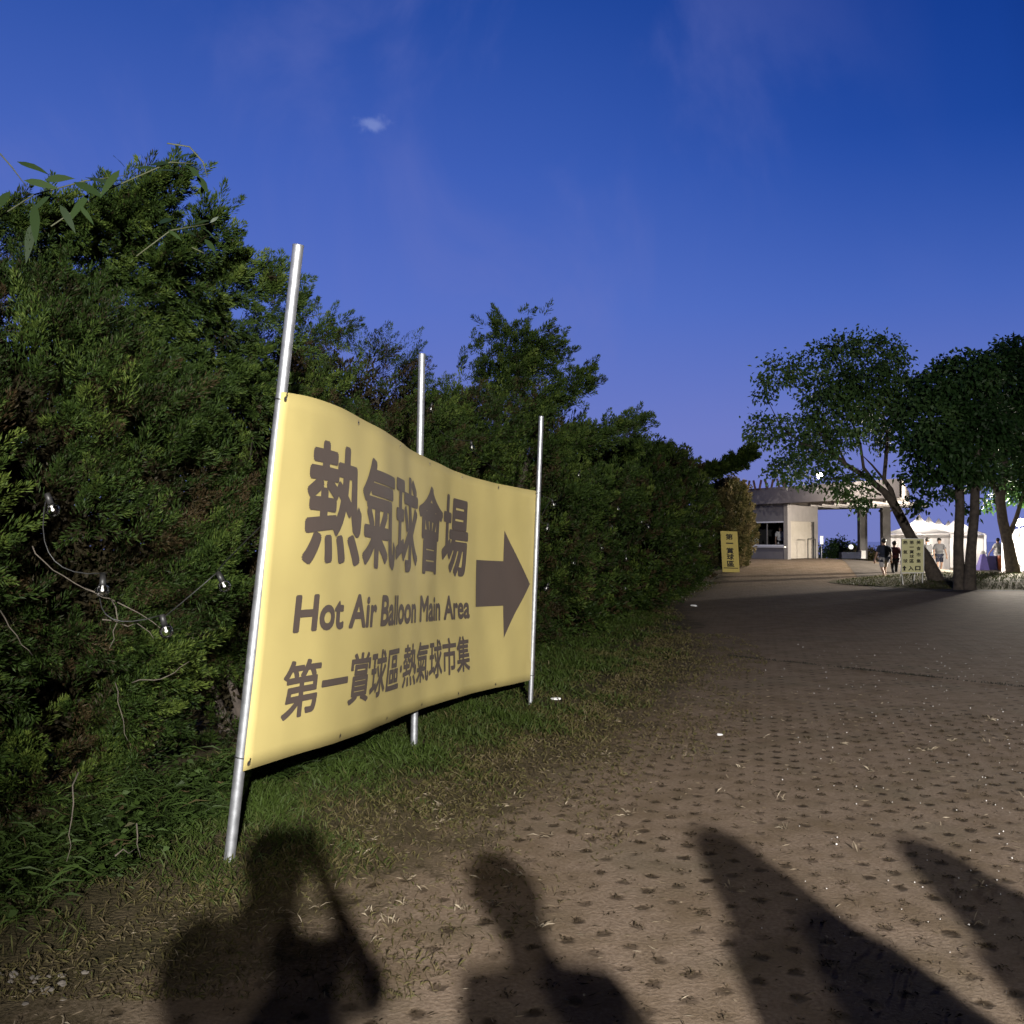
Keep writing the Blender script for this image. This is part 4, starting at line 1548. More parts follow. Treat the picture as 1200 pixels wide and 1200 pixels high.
LAB = math.hypot(pB[0] - pA[0], pB[1] - pA[1])
f0 = (881.5 - 864) / (923 - 864)
wh = (f0 * LAB, .955 * LAB, zpx(640, 51), zpx(611, 51))
mb, p0, d0, n0, rz0, L0 = wall_panel(pA, pB, wz0, wz1, .2, wh)
LBC = math.hypot(pC[0] - pB[0], pC[1] - pB[1])
dh = (.06 * LBC, .80 * LBC, GK, zpx(611, 51.2))
mb, p1, d1, n1, rz1, L1 = wall_panel(pB, pC, wz0, wz1, .2, dh, mb)
mb.box(((pC[0] + 15.8) / 2, 57.0, (wz0 + wz1) / 2), (.2, 7.2, wz1 - wz0))
mb.box((pA[0] + .1, 57.0, (wz0 + wz1) / 2), (.2, 7.2, wz1 - wz0))
mb.box((13.8, 60.6, (wz0 + wz1) / 2), (4.4, .2, wz1 - wz0))
mb.build('wall', M_WALL, kio, True)
b = MB()
b.prism([(11.3, 53.2), (13.45, 49.3), (16.4, 43.2), (21.9, 56.5), (17, 60.8), (11.3, 60.8)], wz1 + .003, wz1 + .12)
roof = b.build('roof', M_WALL, kio, True)
b = MB()
rp = [(11.3, 53.2), (13.45, 49.3), (16.4, 43.2), (21.9, 56.5), (17, 60.8), (11.3, 60.8)]
for i in range(6):
    q0, q1 = np.array(rp[i]), np.array(rp[(i + 1) % 6])
    d = (q1 - q0) / np.linalg.norm(q1 - q0)
    c = (q0 + q1) / 2
    b.box((c[0], c[1], wz1 + .42), (np.linalg.norm(q1 - q0), .12, .80), math.atan2(d[1], d[0]))
b.build('parapet', M_WALL2, roof, True)
b = MB()
for k in range(7):         # beams under the canopy
    f = .12 + k * .13
    q0 = np.array([13.9, 49.6]) + f * (np.array([16.4, 43.8]) - np.array([13.9, 49.6]))
    q1 = q0 + np.array([4.6, 6.6]) * (.55 + .07 * k)
    d = q1 - q0
    c = (q0 + q1) / 2
    b.box((c[0], c[1], wz1 - .075), (np.linalg.norm(d), .14, .15), math.atan2(d[1], d[0]))
b.build('beam', M_WALL, roof, True)
for (px, y) in ((1010.5, 57.0), (1037.5, 55.0)):
    b = MB()
    b.box((kx(px, y), y, (GK - .1 + wz1) / 2), (.42, .42, wz1 - GK + .1))
    b.box((kx(px, y), y, wz1 - .2), (.52, .52, .12))
    b.build('column', M_CONC, kio, True)
b = MB()
for k in range(9):
    x = 11.5 + k * .22
    b.box((x, 52.2 - k * .3, wz1 + .98), (.10, .05, .5), -.9, 0, .0, .5 * (-1) ** k * .5)
b.build('roof_fence', M_WOOD, roof, True)


def on_wall(p, d, s, z, out):
    nb = np.array([-d[1], d[0]])
    if nb[1] < 0:
        nb = -nb
    q = p + d * s - nb * out
    return (q[0], q[1], z)


# window
b = MB()
s0, s1, z0, z1 = wh
fw = .07
for (sa_, sb_, za, zb) in ((s0, s1, z1 - fw, z1), (s0, s1, z0, z0 + fw), (s0, s0 + fw, z0 + fw, z1 - fw), (s1 - fw, s1, z0 + fw, z1 - fw)):
    b.box(on_wall(p0, d0, (sa_ + sb_) / 2, (za + zb) / 2, -.03), (sb_ - sa_, .14, zb - za), rz0)
win = b.build('window', M_WHITE, kio, True)
b = MB()
b.box(on_wall(p0, d0, (s0 + s1) / 2 - .12, (z0 + z1) / 2, -.05), (.05, .05, z1 - z0 - 2 * fw), rz0)
b.build('mullion', M_CONC, win, True)
b = MB()
b.box(on_wall(p0, d0, (s0 + s1) / 2, z0 - .04, .06), (s1 - s0 + .16, .22, .05), rz0)
b.build('sill', M_WHITE, win, True)
# shutter door
s0, s1, z0, z1 = dh
b = MB()
k = 0
zz = z0 + .03
while zz < z1 - .05:
    b.box(on_wall(p1, d1, (s0 + s1) / 2, zz + .05, -.07 + .012 * (k % 2)), (s1 - s0 - .02, .03, .10), rz1)
    zz += .10
    k += 1
b.build('roller_shutter', M_SHUT, kio, True)
b = MB()
b.box(on_wall(p1, d1, s1 + .12, (z0 + z1) / 2, .012), (.2, .03, z1 - z0), rz1)
b.build('side_door', M_DARK, kio, True)
# dark room behind the window with a counter
b = MB()
b.box((13.2, 58.5, GK + 1.3), (3.4, .1, 2.6))
b.build('back_wall', M_DARK, kio, True)
b = MB()
b.box((12.9, 54.6, GK + .45), (1.4, .4, .9))
b.build('counter', M_DARK, kio, True)
b = MB()
for q in range(2):
    s = s0 + .95 + q * 1.0
    b.tube([on_wall(p1, d1, s, GK, .55), on_wall(p1, d1, s, GK + 1.0, .55)], .025, 6)
b.tube([on_wall(p1, d1, s0 + .95, GK + 1.0, .55), on_wall(p1, d1, s0 + 1.95, GK + 1.0, .55)], .025, 6)
b.build('handrail', M_BLACK, kio, True)
# lamp on the canopy edge, seen through the leaves
b = MB()
lc = (kx(961, 44.8), 44.8, zpx(557, 44.8))
b.tube([(15.25, 45.6, wz1 + .6), (14.6, 45.2, lc[2] + .25), (lc[0] + .1, lc[1], lc[2] + .16), (lc[0], lc[1], lc[2] + .1)], .03, 6)
lampb = b.build('lamp_arm', M_BLACK, kio, True)
b = MB()
b.ball((lc[0], lc[1], lc[2]), .13, 8)
b.build('lamp_bulb', M_LAMP, lampb, True)
pl = bpy.data.lights.new('canopy_light', 'POINT')
pl.energy = 620
pl.color = (1, .9, .78)
pl.shadow_soft_size = .14
po = bpy.data.objects.new('canopy_light', pl)
COL.objects.link(po)
po.location = (lc[0] - .1, lc[1] - .25, lc[2] - .12)
po.parent = kio
po.matrix_parent_inverse = kio.matrix_basis.inverted()


# ------------------------------------------------------------------ people
def skin(name, joints, edges, m, parent, sub=1):
    me = bpy.data.meshes.new(name)
    keys = list(joints)
    me.from_pydata([joints[k][0] for k in keys], [(keys.index(a), keys.index(b_)) for a, b_ in edges], [])
    o = bpy.data.objects.new(name, me)
    COL.objects.link(o)
    md = o.modifiers.new('s', 'SKIN')
    md.use_smooth_shade = True
    for i, k in enumerate(keys):
        r = joints[k][1]
        me.skin_vertices[0].data[i].radius = r if isinstance(r, tuple) else (r, r)
    me.skin_vertices[0].data[0].use_root = True
    o.modifiers.new('d', 'SUBSURF').levels = sub
    bpy.context.view_layer.update()
    dg = bpy.context.evaluated_depsgraph_get()
    m2 = bpy.data.meshes.new_from_object(o.evaluated_get(dg))
    m2.materials.clear()
    m2.materials.append(m)
    bpy.data.objects.remove(o)
    return link(name, m2, parent)


def person(loc, rz, label, shirt, lower, H=1.7, stride=0.0, arms='down', long_legs=False, hair=.108, wide=1.0, group=None, skirt=False, hold=0.0, cape=None):
    """upright figure: one continuous body, with hair, shirt, trousers and shoes as its children; faces local +y"""
    k = H / 1.72
    root = empty('person', loc, rz)
    tag(root, label, 'person', group)
    w = wide
    J = {}

    def j(n, x, y, z, r):
        J[n] = ((x * k, y * k, z * k), tuple(q * k for q in r) if isinstance(r, tuple) else r * k)
    j('pelvis', 0, 0, .95, (.150 * w, .11 * w))
    j('waist', 0, 0, 1.10, (.135 * w, .10 * w))
    j('chest', 0, .01, 1.30, (.16 * w, .11 * w))
    j('neck', 0, .0, 1.46, .058)
    j('head0', 0, .02, 1.55, .078)
    j('head1', 0, .015, 1.645, (.082, .092))
    st = stride
    for s, sg in (('l', -1), ('r', 1)):
        f = st * sg
        j('hip' + s, sg * .09, 0, .90, .098 * w)
        j('knee' + s, sg * .10, .5 * f + .03 + (.04 if f < 0 else 0), .50, .060)
        j('calf' + s, sg * .10, .72 * f + (-.02 if f >= 0 else -.05), .34, .055)
        j('ankle' + s, sg * .10, 1.0 * f - (.02 if f >= 0 else .05), .08 + (.05 if f < -.1 else 0), .036)
        j('toe' + s, sg * .115, 1.0 * f + .14, .035 + (.01 if f < -.1 else 0), .036)
        j('sh' + s, sg * .185 * w, 0, 1.40, .062)
        if arms == 'phone':
            j('el' + s, sg * .235, .20, 1.27, .042)
            j('wr' + s, sg * .085, .33, 1.50, .030)
            hd = np.array([sg * .055, .34, 1.55])
            fd = np.array([-sg * .25, .05, .95])
        elif arms == 'up' and sg > 0:
            j('el' + s, sg * .30, .12, 1.42, .042)
            j('wr' + s, sg * .20, .22, 1.64, .030)
            hd = np.array([sg * .19, .23, 1.71])
            fd = np.array([0, .1, 1.0])
        else:
            sw = -f * .55 + hold
            j('el' + s, sg * .255 * w, .5 * sw - .02, 1.13, .042)
            j('wr' + s, sg * .27 * w, 1.0 * sw + .06, .90, .030)
            hd = np.array([sg * .272 * w, 1.1 * sw + .075, .83])
            fd = np.array([-sg * .05, .12, -1.0])
        fd = fd / np.linalg.norm(fd)
        j('palm' + s, *hd, (.040, .022))
        lat = norm(np.cross(fd, [0, 1, .2])) if abs(fd[2]) > .5 else np.array([1, 0, 0])
        for q, (o_, ln) in enumerate(((-.030, .078), (-.010, .088), (.010, .083), (.028, .066))):
            b0 = hd + fd * .045 + lat * o_
            b1 = b0 + fd * ln * .55 + np.array([0, .008, 0])
            b2 = b0 + fd * ln * .92 + np.array([0, .028, 0])
            for nm, pt, r in (('a', b0, .0105), ('b', b1, .0095), ('c', b2, .0078)):
                j('f%d%s%s' % (q, nm, s), *pt, r)
        tb = hd + lat * (-.035 * sg) + fd * .0
        j('ta' + s, *tb, .013)
        j('tb' + s, *(tb + lat * (-.02 * sg) + fd * .03 + np.array([0, .012, 0])), .011)
        j('tc' + s, *(tb + lat * (-.018 * sg) + fd * .055 + np.array([0, .02, 0])), .009)
    E = [('pelvis', 'waist'), ('waist', 'chest'), ('chest', 'neck'), ('neck', 'head0'), ('head0', 'head1')]
    for s in 'lr':
        E += [('pelvis', 'hip' + s), ('hip' + s, 'knee' + s), ('knee' + s, 'calf' + s), ('calf' + s, 'ankle' + s), ('ankle' + s, 'toe' + s), ('chest', 'sh' + s), ('sh' + s, 'el' + s), ('el' + s, 'wr' + s), ('wr' + s, 'palm' + s)]
        for q in range(4):
            E += [('palm' + s, 'f%da%s' % (q, s)), ('f%da%s' % (q, s), 'f%db%s' % (q, s)), ('f%db%s' % (q, s), 'f%dc%s' % (q, s))]
        E += [('palm' + s, 'ta' + s), ('ta' + s, 'tb' + s), ('tb' + s, 'tc' + s)]
    # nose and ears grow out of the head
    j('nose', 0, .118, 1.60, .014)
    j('earl', -.092, .01, 1.60, .016)
    j('earr', .092, .01, 1.60, .016)
    E += [('head1', 'nose'), ('head1', 'earl'), ('head1', 'earr')]
    skin('body', J, E, M_SKIN, root)

    def sub_skin(name, names, edges, grow, m):
        jj = {}
        for n_ in names:
            (p, r) = J[n_] if isinstance(n_, str) else (n_[1], n_[2])
            key = n_ if isinstance(n_, str) else n_[0]
            r = tuple(q + grow * k for q in r) if isinstance(r, tuple) else r + grow * k
            jj[key] = (p, r)
        return skin(name, jj, edges, m, root)

    def lerp(a, b_, f, r):
        return tuple(np.array(J[a][0]) * (1 - f) + np.array(J[b_][0]) * f), r * k
    sl = [('sl' + s, *lerp('sh' + s, 'el' + s, .85, .056)) for s in 'lr']
    sub_skin('shirt', ['pelvis', 'waist', 'chest', 'shl', 'shr'] + sl + [('hem', (0, 0, .86 * k), (.155 * w * k, .115 * w * k)), ('collar', (0, 0, 1.43 * k), (.085 * k, .075 * k))],
             [('waist', 'pelvis'), ('pelvis', 'hem'), ('waist', 'chest'), ('chest', 'shl'), ('chest', 'shr'), ('shl', 'sll'), ('shr', 'slr'), ('chest', 'collar')], .028, shirt)
    if skirt:
        sub_skin('skirt', ['pelvis', ('mid', (0, 0, .75 * k), (.19 * k, .15 * k)), ('hem', (0, 0, .52 * k), (.22 * k, .17 * k))], [('pelvis', 'mid'), ('mid', 'hem')], .01, lower)
    else:
        ends = ['ankle', .97] if long_legs else ['knee', .93]
        names = ['pelvis', 'hipl', 'hipr']
        ed = [('pelvis', 'hipl'), ('pelvis', 'hipr')]
        for s in 'lr':
            if long_legs:
                names += ['knee' + s, 'calf' + s, ('e' + s, *lerp('calf' + s, 'ankle' + s, .9, .05))]
                ed += [('hip' + s, 'knee' + s), ('knee' + s, 'calf' + s), ('calf' + s, 'e' + s)]
            else:
                names += [('e' + s, *lerp('hip' + s, 'knee' + s, .93, .078))]
                ed += [('hip' + s, 'e' + s)]
        sub_skin('trousers' if long_legs else 'shorts', names, ed, .020, lower)
    if cape:
        b = MB()
        prof = [(1.745, .012), (1.70, .075), (1.60, .128), (1.50, .155), (1.40, .205), (1.28, .26), (1.05, .31), (.80, .35), (.66, .37)]
        n_ = 20
        v = []
        for z, r in prof:
            for q in range(n_):
                a = 2 * math.pi * q / n_
                rr = r * (1 + (.06 * math.sin(5 * a) if z < 1.3 else 0))
                v.append((rr * math.cos(a) * 1.08 * k, (rr * math.sin(a) * .75 + .0) * k, z * k))
        fa = [(i * n_ + q, (i + 1) * n_ + q, (i + 1) * n_ + (q + 1) % n_, i * n_ + (q + 1) % n_) for i in range(len(prof) - 1) for q in range(n_)]
        fa = [f for f in fa if not (1.52 * k < v[f[0]][2] < 1.69 * k and v[f[0]][1] > .06 * k)]
        b.add(v, fa, 0, True)
        b.build('hooded_cape', cape, root)
    # hair cap
    b = MB()
    b.ball((0, -.012 * k, 1.66 * k), hair * k, 8, sz=1.02)
    ho = b.build('hair', M_HAIR, root)
    for v in ho.data.vertices:
        if v.co.y > .03 * k and v.co.z < 1.70 * k:
            v.co.y *= .55
            v.co.z += .035 * k
    for s, sg in (('l', -1), ('r', 1)):
        b = MB()
        a, t_ = np.array(J['ankle' + s][0]), np.array(J['toe' + s][0])
        b.tube([a + np.array([0, -.05, -.03]) * k, (a + t_) / 2 + np.array([0, 0, -.012]) * k, t_ + np.array([0, .035, .0]) * k], [.044 * k, .050 * k, .036 * k], 8)
        so = b.build('shoe', M_SHOE, root)
        zmin = min(v.co.z for v in so.data.vertices)
        for v in so.data.vertices:
            v.co.z = max(v.co.z, .012 * k)
    return root


pw = G(1036, 681)
person((pw[0], pw[1], .012), .10, 'person in navy shirt and pale shorts walking away left of the board sign', M_NAVY, M_LTSHORT, 1.66, .20, wide=1.12, group=None)
pw2 = G(1049, 680)
person((pw2[0] + .06, pw2[1] + .2, .012), -.15, 'slim person in maroon shirt and black trousers walking beside the man in navy', M_MAROON, M_BLACKC, 1.56, .24, long_legs=True)
pt = np.array([kx(1086.5, 46), 46.0])
person((pt[0], pt[1], .012), .4, 'person in black standing half hidden behind the board sign', M_BLACKC, M_BLACKC, 1.7, long_legs=True)
pt = np.array([kx(1100.5, 50), 50.0])
person((pt[0], pt[1], .012), 2.9, 'person in grey top and navy shorts in front of the lit tents', M_GREYC, M_NAVY, 1.7, .18, arms='down', hold=.25)
pt = np.array([kx(1169, 57.5), 57.5])
person((pt[0], pt[1], .012), .3, 'person in white standing behind the dark blue stall table', M_WHITEC, M_WHITEC, 1.72, long_legs=True, hold=.3)
pt = np.array([kx(914.5, 52.6), 52.6])
person((pt[0], pt[1], GK), 3.1, 'staff person in white shirt inside the right of the kiosk window', M_WHITEC, M_BLACKC, 1.64, long_legs=True)
pt = np.array([kx(884.5, 54.3), 54.3])
person((pt[0], pt[1], GK), 2.6, 'staff person with pale top low in the left corner of the kiosk window', M_WHITEC, M_BLACKC, 1.25, long_legs=True)
# the visitors standing beside the camera; the mast behind them throws their shadows on the path
person((.0, -.37, .004), 0, 'photographer in dark shirt holding a phone up with both hands', M_NAVY, M_GREYC, 1.70, arms='phone', wide=.95, group='visitors beside the camera')
ph = MB()
ph.box((0, -.035, 1.585), (.155, .009, .076))
pho = ph.build('phone', M_BLACK)
tag(pho, 'dark phone held upright by the photographer', 'phone')
person((.70, -.50, .004), .05, 'visitor in grey shirt standing right of the photographer', M_GREYC, M_NAVY, 1.66, long_legs=True, wide=.86, group='visitors beside the camera')
person((1.44, -.34, .004), -.1, 'visitor in a loose black hooded cape, right of the one in grey', M_BLACKC, M_BLACKC, 1.69, skirt=True, cape=M_BLACKC, group='visitors beside the camera')
person((2.07, -.36, .004), .0, 'visitor in a loose maroon hooded cape at the right end of the row', M_MAROON, M_BLACKC, 1.66, skirt=True, cape=M_MAROON, group='visitors beside the camera')
person((-.02, -1.05, .004), .0, 'extra visitor in white shirt behind the photographer, added to deepen the shadow', M_WHITEC, M_GREYC, 1.66, long_legs=True, group='visitors beside the camera', wide=1.1)  # unseen figure, added so that the photographer's shadow falls darker

person((-1.12, -.45, .004), .05, 'extra visitor in black shirt and long trousers, added to shade the lower left hedge', M_BLACKC, M_GREYC, 1.74, long_legs=True, group='visitors beside the camera', wide=1.1)  # unseen figure, added to throw shade on the lower left
person((-1.75, -.40, .004), .05, 'extra visitor in navy shirt at the far left of the row, added to shade the hedge foot', M_NAVY, M_BLACKC, 1.76, long_legs=True, group='visitors beside the camera', wide=1.15)  # also added out of view, to darken the foot of the hedge

# ------------------------------------------------------------------ signs near the kiosk
D = 42.0
sg = empty('upright_sign', tuple(P(855, 672, D)))
tag(sg, 'narrow upright yellow sign leaning in the end of the hedge', 'sign')
c = P(855.5, 646.5, D)
hw, hh = 10.3 * D / F, 24 * D / F
xd = norm(np.array([.985, .12, -.03]))
yd = norm(np.array([-.05, 0, 1.0]))
nrm_ = np.cross(xd, yd)
b = MB()
q = [c + sx * xd * hw + sy * yd * hh for sx, sy in ((-1, -1), (1, -1), (1, 1), (-1, 1))]
b.add([p for p in q] + [p - nrm_ * .02 for p in q], [(0, 1, 2, 3), (7, 6, 5, 4), (0, 4, 5, 1), (1, 5, 6, 2), (2, 6, 7, 3), (3, 7, 4, 0)])
b.build('board', M_SIGNY, sg, True)
b = MB()
for sx in (-.6, .6):
    p = c + sx * xd * hw - nrm_ * .045
    b.tube([p + yd * hh * .9, p - yd * (hh + .1), (p[0], p[1], float(gh(p[0], p[1])) - .1)], .02, 6)
b.build('stake', M_STEEL, sg, True)
for ch, yc in (("第", .61), ("一", .346), ("賞", .04), ("球", -.215), ("區", -.495)):
    gh_ = .05 if ch == '一' else .245
    flat_text(ch, 'lettering', (c + nrm_ * .004 + yd * (yc - gh_ / 2) - xd * .155, xd, yd, .31, gh_), sg, M_INK, .035)
b = MB()
p = c + nrm_ * .004 - yd * hh * .80
q = [p + sx * xd * hw * .85 + sy * yd * .016 for sx, sy in ((-1, -1), (1, -1), (1, 1), (-1, 1))]
b.add(q, [(0, 1, 2, 3)])
b.build('rule_line', M_INK, sg, True)

D = 35.6
sg = empty('board_sign', tuple(G(1068, 688)))
tag(sg, 'pale yellow A-board sign on thin legs at the foot of the leaning tree', 'sign')
c = P(1069.3, 651.2, D)
hw, hh = 13.3 * D / F, 19.6 * D / F
xd, yd = norm(np.array([.99, .06, 0.0])), norm(np.array([0.05, .10, 1.0]))
nrm_ = norm(np.cross(xd, yd))
b = MB()
q = [c + sx * xd * hw + sy * yd * hh for sx, sy in ((-1, -1), (1, -1), (1, 1), (-1, 1))]
b.add([p for p in q] + [p - nrm_ * .025 for p in q], [(0, 1, 2, 3), (7, 6, 5, 4), (0, 4, 5, 1), (1, 5, 6, 2), (2, 6, 7, 3), (3, 7, 4, 0)])
b.build('board', M_SIGNP, sg, True)
b = MB()
for sx, sy, w_, h_ in ((0, 1.02, 2.08, .025), (0, -1.02, 2.08, .025)):
    p = c + sy * yd * hh
    b.box(tuple(p), (w_ * hw, .05, h_), .06)
for sx in (-1.02, 1.02):
    p = c + sx * xd * hw
    b.tube([p + yd * hh, p - yd * hh], .016, 6)
b.build('frame', M_WHITE, sg, True)
for sx, dy in ((-.95, 0), (.95, 0), (-.7, .65), (.75, .65)):
    b = MB()
    p = c + sx * xd * hw - yd * hh * (.98 if dy == 0 else -.9) - nrm_ * .03
    b.tube([p, (p[0] - .03 * np.sign(sx), p[1] + dy - .06, float(mound_h(p[0], p[1])) * .6)], .016, 6)
    b.build('leg', M_WHITE, sg, True)
b = MB()
p = c - yd * hh
b.tube([p - nrm_ * .05, (p[0] + .06, p[1], .0)], .018, 6)
b.build('brace', M_BLACK, sg, True)
px_m = D / F
u16 = px_m / 16            # the enlarged crop used for measuring was 16x


def bd(x, y):
    return c + nrm_ * .005 + xd * ((x - 388) * u16) - yd * ((y - 500) * u16)


for x, ys, chars, hgt in ((250, (250, 432, 600), "熱氣球", 74), (372, (250, 338, 428, 512, 600), "第一賞球區", 68), (505, (250, 365, 480, 600), "美食市集", 74)):
    for y, ch in zip(ys, chars):
        if ch == '一':
            flat_text(ch, 'lettering', (bd(x - 42, y + 8), xd, yd, 84 * u16, 16 * u16), sg, M_INK, .03)
        else:
            flat_text(ch, 'lettering', (bd(x - 42, y + hgt / 2), xd, yd, 84 * u16, hgt * u16), sg, M_INK, .03)
flat_text("入", 'lettering', (bd(305, 782), xd, yd, 105 * u16, 92 * u16), sg, M_INK, .05)
flat_text("口", 'lettering', (bd(435, 780), xd, yd, 108 * u16, 84 * u16), sg, M_INK, .06)
b = MB()
ar = [(232, 686), (276, 734), (250, 734), (250, 782), (214, 782), (214, 734), (188, 734)]
b.add([bd(x, y) for x, y in ar], [(0, 6, 5, 4, 3, 2, 1)])
b.build('arrow_print', M_INK, sg, True)


# ------------------------------------------------------------------ lit market tents
def tent(cx, cy, rz, size, label, watts, walls=True, legs=True, group='white peaked market tents'):
    root = empty('market_tent', (cx, cy, float(gh(cx, cy)) * 0 + .011), rz)
    tag(root, label, 'tent', group)
    h, ev, pk = size / 2, 2.02, 3.12
    v, f = [], []
    n = 10
    ring = [(math.cos(a), math.sin(a)) for a in ()]
    prof = [(1.0, ev), (.74, ev + .13), (.50, ev + .29), (.28, ev + .51), (.12, ev + .77), (.012, pk)]
    sq = []
    for i in range(4 * n):
        e, t_ = divmod(i, n)
        t_ = -1 + 2 * t_ / n
        sq.append([(t_, -1), (1, t_), (-t_, 1), (-1, -t_)][e])
    for r, z in prof:
        for (x, y) in sq:
            v.append((x * h * r, y * h * r, z - .05 * (1 - abs(x * y)) * (r > .1)))
    m_ = len(sq)
    for i in range(len(prof) - 1):
        for j in range(m_):
            f.append((i * m_ + j, i * m_ + (j + 1) % m_, (i + 1) * m_ + (j + 1) % m_, (i + 1) * m_ + j))
    f.append(tuple(range(5 * m_, 6 * m_)))
    b = MB()
    b.add(v, f, 0, False)
    for (x0, y0, x1, y1) in ((-1, -1, 1, -1), (1, -1, 1, 1), (1, 1, -1, 1), (-1, 1, -1, -1)):      # valance
        b.add([(x0 * h, y0 * h, ev - .05), (x1 * h, y1 * h, ev - .05), (x1 * h, y1 * h, ev - .28), (x0 * h, y0 * h, ev - .28)], [(0, 1, 2, 3)])
    b.build('canopy', M_TENT, root)
    for (x, y) in ((-1, -1), (1, -1), (1, 1), (-1, 1)):
        b = MB()
        b.tube([(x * (h - .04), y * (h - .04), 0), (x * (h - .04), y * (h - .04), ev - .06)], .03, 6)
        b.build('leg', M_WHITE, root)
    if walls:
        for (x0, y0, x1, y1) in walls:
            b = MB()
            k = 12
            for i in range(k):
                fa_, fb = i / k, (i + 1) / k
                o1, o2 = .03 * (-1) ** i, .03 * (-1) ** (i + 1)
                xa, ya = x0 + (x1 - x0) * fa_, y0 + (y1 - y0) * fa_
                xb, yb = x0 + (x1 - x0) * fb, y0 + (y1 - y0) * fb
                nx, ny = (y1 - y0) / 2, -(x1 - x0) / 2
                b.add([((xa * h * .98 + nx * o1), (ya * h * .98 + ny * o1), .05), ((xb * h * .98 + nx * o2), (yb * h * .98 + ny * o2), .05), ((xb * h * .98 + nx * o2), (yb * h * .98 + ny * o2), ev - .1), ((xa * h * .98 + nx * o1), (ya * h * .98 + ny * o1), ev - .1)], [(0, 1, 2, 3)])
            b.build('side_wall', M_TENT, root)
    b = MB()
    b.tube([(0, 0, ev + .8), (0, 0, ev + .02)], .01, 5)
    cord = b.build('lamp_cord', M_BLACK, root)
    b = MB()
    b.ball((0, 0, ev - .06), .09, 8)
    b.build('lamp_bulb', M_LAMP, cord)
    l = bpy.data.lights.new('tent_light', 'POINT')
    l.energy = watts
    l.color = (1, .93, .84)
    l.shadow_soft_size = .1
    lo = bpy.data.objects.new('tent_light', l)
    COL.objects.link(lo)
    lo.location = (0, 0, ev - .27)
    lo.parent = root
    return root


WL = [(-1, -1, 1, -1), (-1, 1, -1, -1), (1, 1, -1, 1)]
tx = [(1077, 58.5), (1088.5, 64), (1100, 70), (1111.5, 77)]
labs = ['nearest white peaked tent behind the board sign, its walls glowing', 'second white tent peak from the left behind the leaning trunk',
        'third white tent peak from the left, between board sign and twin trunks', 'farthest white tent peak, just left of the twin trunks']
for (px, y), lab in zip(tx, labs):
    tent(kx(px, y), y, -.48, 3.5, lab, 620, WL)
tent(kx(1122, 61), 61, -.48, 3.0, 'low white tent seen between and right of the twin trunks', 520, WL)
tent(kx(1233, 50.5), 50.5, -.1, 3.6, 'brightly lit stall tent cut by the right edge of the photo', 2200, [(1, 1, -1, 1)])

# stall furniture
tb_ = empty('stall_table', (kx(1161, 56.5), 56.5, .011))
tag(tb_, 'stall table under a dark blue cloth between the tree trunks', 'table')
b = MB()
b.box((0, 0, .74), (.95, .7, .04))
b.build('tabletop', M_WHITE, tb_)
b = MB()
pts = []
k = 20
for i in range(k):
    a = 2 * math.pi * i / k
    sx, sy = max(-1, min(1, 1.3 * math.cos(a))), max(-1, min(1, 1.3 * math.sin(a)))
    pts.append((sx, sy))
v = [(x * .485, y * .36, .765) for x, y in pts] + [(x * (.50 + .02 * (i % 2)), y * (.375 + .02 * (i % 2)), .02) for i, (x, y) in enumerate(pts)]
b.add(v, [tuple(range(k))] + [(i, k + i, k + (i + 1) % k, (i + 1) % k) for i in range(k)])
b.build('cloth', M_BLUEC, tb_)
tb_ = empty('display_stand', (kx(1150.5, 56), 56, .011))
tag(tb_, 'violet cloth draped over a small slanted stand left of the blue table', 'stand')
b = MB()
b.add([(-.28, -.3, 0), (.26, -.3, 0), (.26, .3, 0), (-.28, .3, 0), (-.06, -.1, .85), (.14, -.1, .9), (.14, .1, .9), (-.06, .1, .85)], [(3, 2, 1, 0), (4, 5, 6, 7), (0, 1, 5, 4), (1, 2, 6, 5), (2, 3, 7, 6), (3, 0, 4, 7)])
b.build('cloth', M_PURP, tb_)
b = MB()
b.box((.03, 0, .93), (.34, .3, .06))
b.box((.03, 0, 1.0), (.2, .18, .08))
b.build('top_tray', M_WHITE, tb_)
for px, lab in ((1172.5, 'orange drinks barrel right of the blue table, the left one'), (1178, 'orange drinks barrel half behind the thick trunk, the right one')):
    o = empty('drinks_barrel', (kx(px, 56), 56, .011))
    tag(o, lab, 'barrel', 'orange drinks barrels')
    b = MB()
    b.tube([(0, 0, 0), (0, 0, .05), (0, 0, .75), (0, 0, .8)], [.15, .17, .17, .15], 16)
    b.build('body', M_ORANGE, o)
    b = MB()
    b.tube([(0, 0, .8), (0, 0, .86), (0, 0, .88)], [.16, .16, .10], 16)
    b.build('lid', M_WHITE, o)

# bright lamp by the stall at the right edge
lx, ly, lz = kx(1194, 43.6), 43.6, zpx(612, 43.6)
fl = empty('work_lamp', (lx, ly, .1))
tag(fl, 'glaring work lamp on a thin stand beside the thick trunk at the right edge', 'lamp')
b = MB()
b.tube([(lx, ly, .0), (lx, ly, lz)], .025, 8)
for a in range(3):
    w = a * 2.09 + .3
    b.tube([(lx, ly, .6), (lx + .5 * math.cos(w), ly + .5 * math.sin(w), .02)], .016, 6)
b.build('stand', M_BLACK, fl, True)
b = MB()
b.box((lx, ly + .06, lz), (.40, .1, .30))
hd = b.build('lamp_head', M_BLACK, fl, True)
b = MB()
b.box((lx, ly, lz), (.36, .02, .26))
b.build('lamp_glass', M_LAMP, hd, True)
l = bpy.data.lights.new('work_light', 'POINT')
l.energy = 9500
l.color = (1, .90, .76)
l.shadow_soft_size = .15
lo = bpy.data.objects.new('work_light', l)
COL.objects.link(lo)
lo.location = (lx - .1, ly - .25, lz)
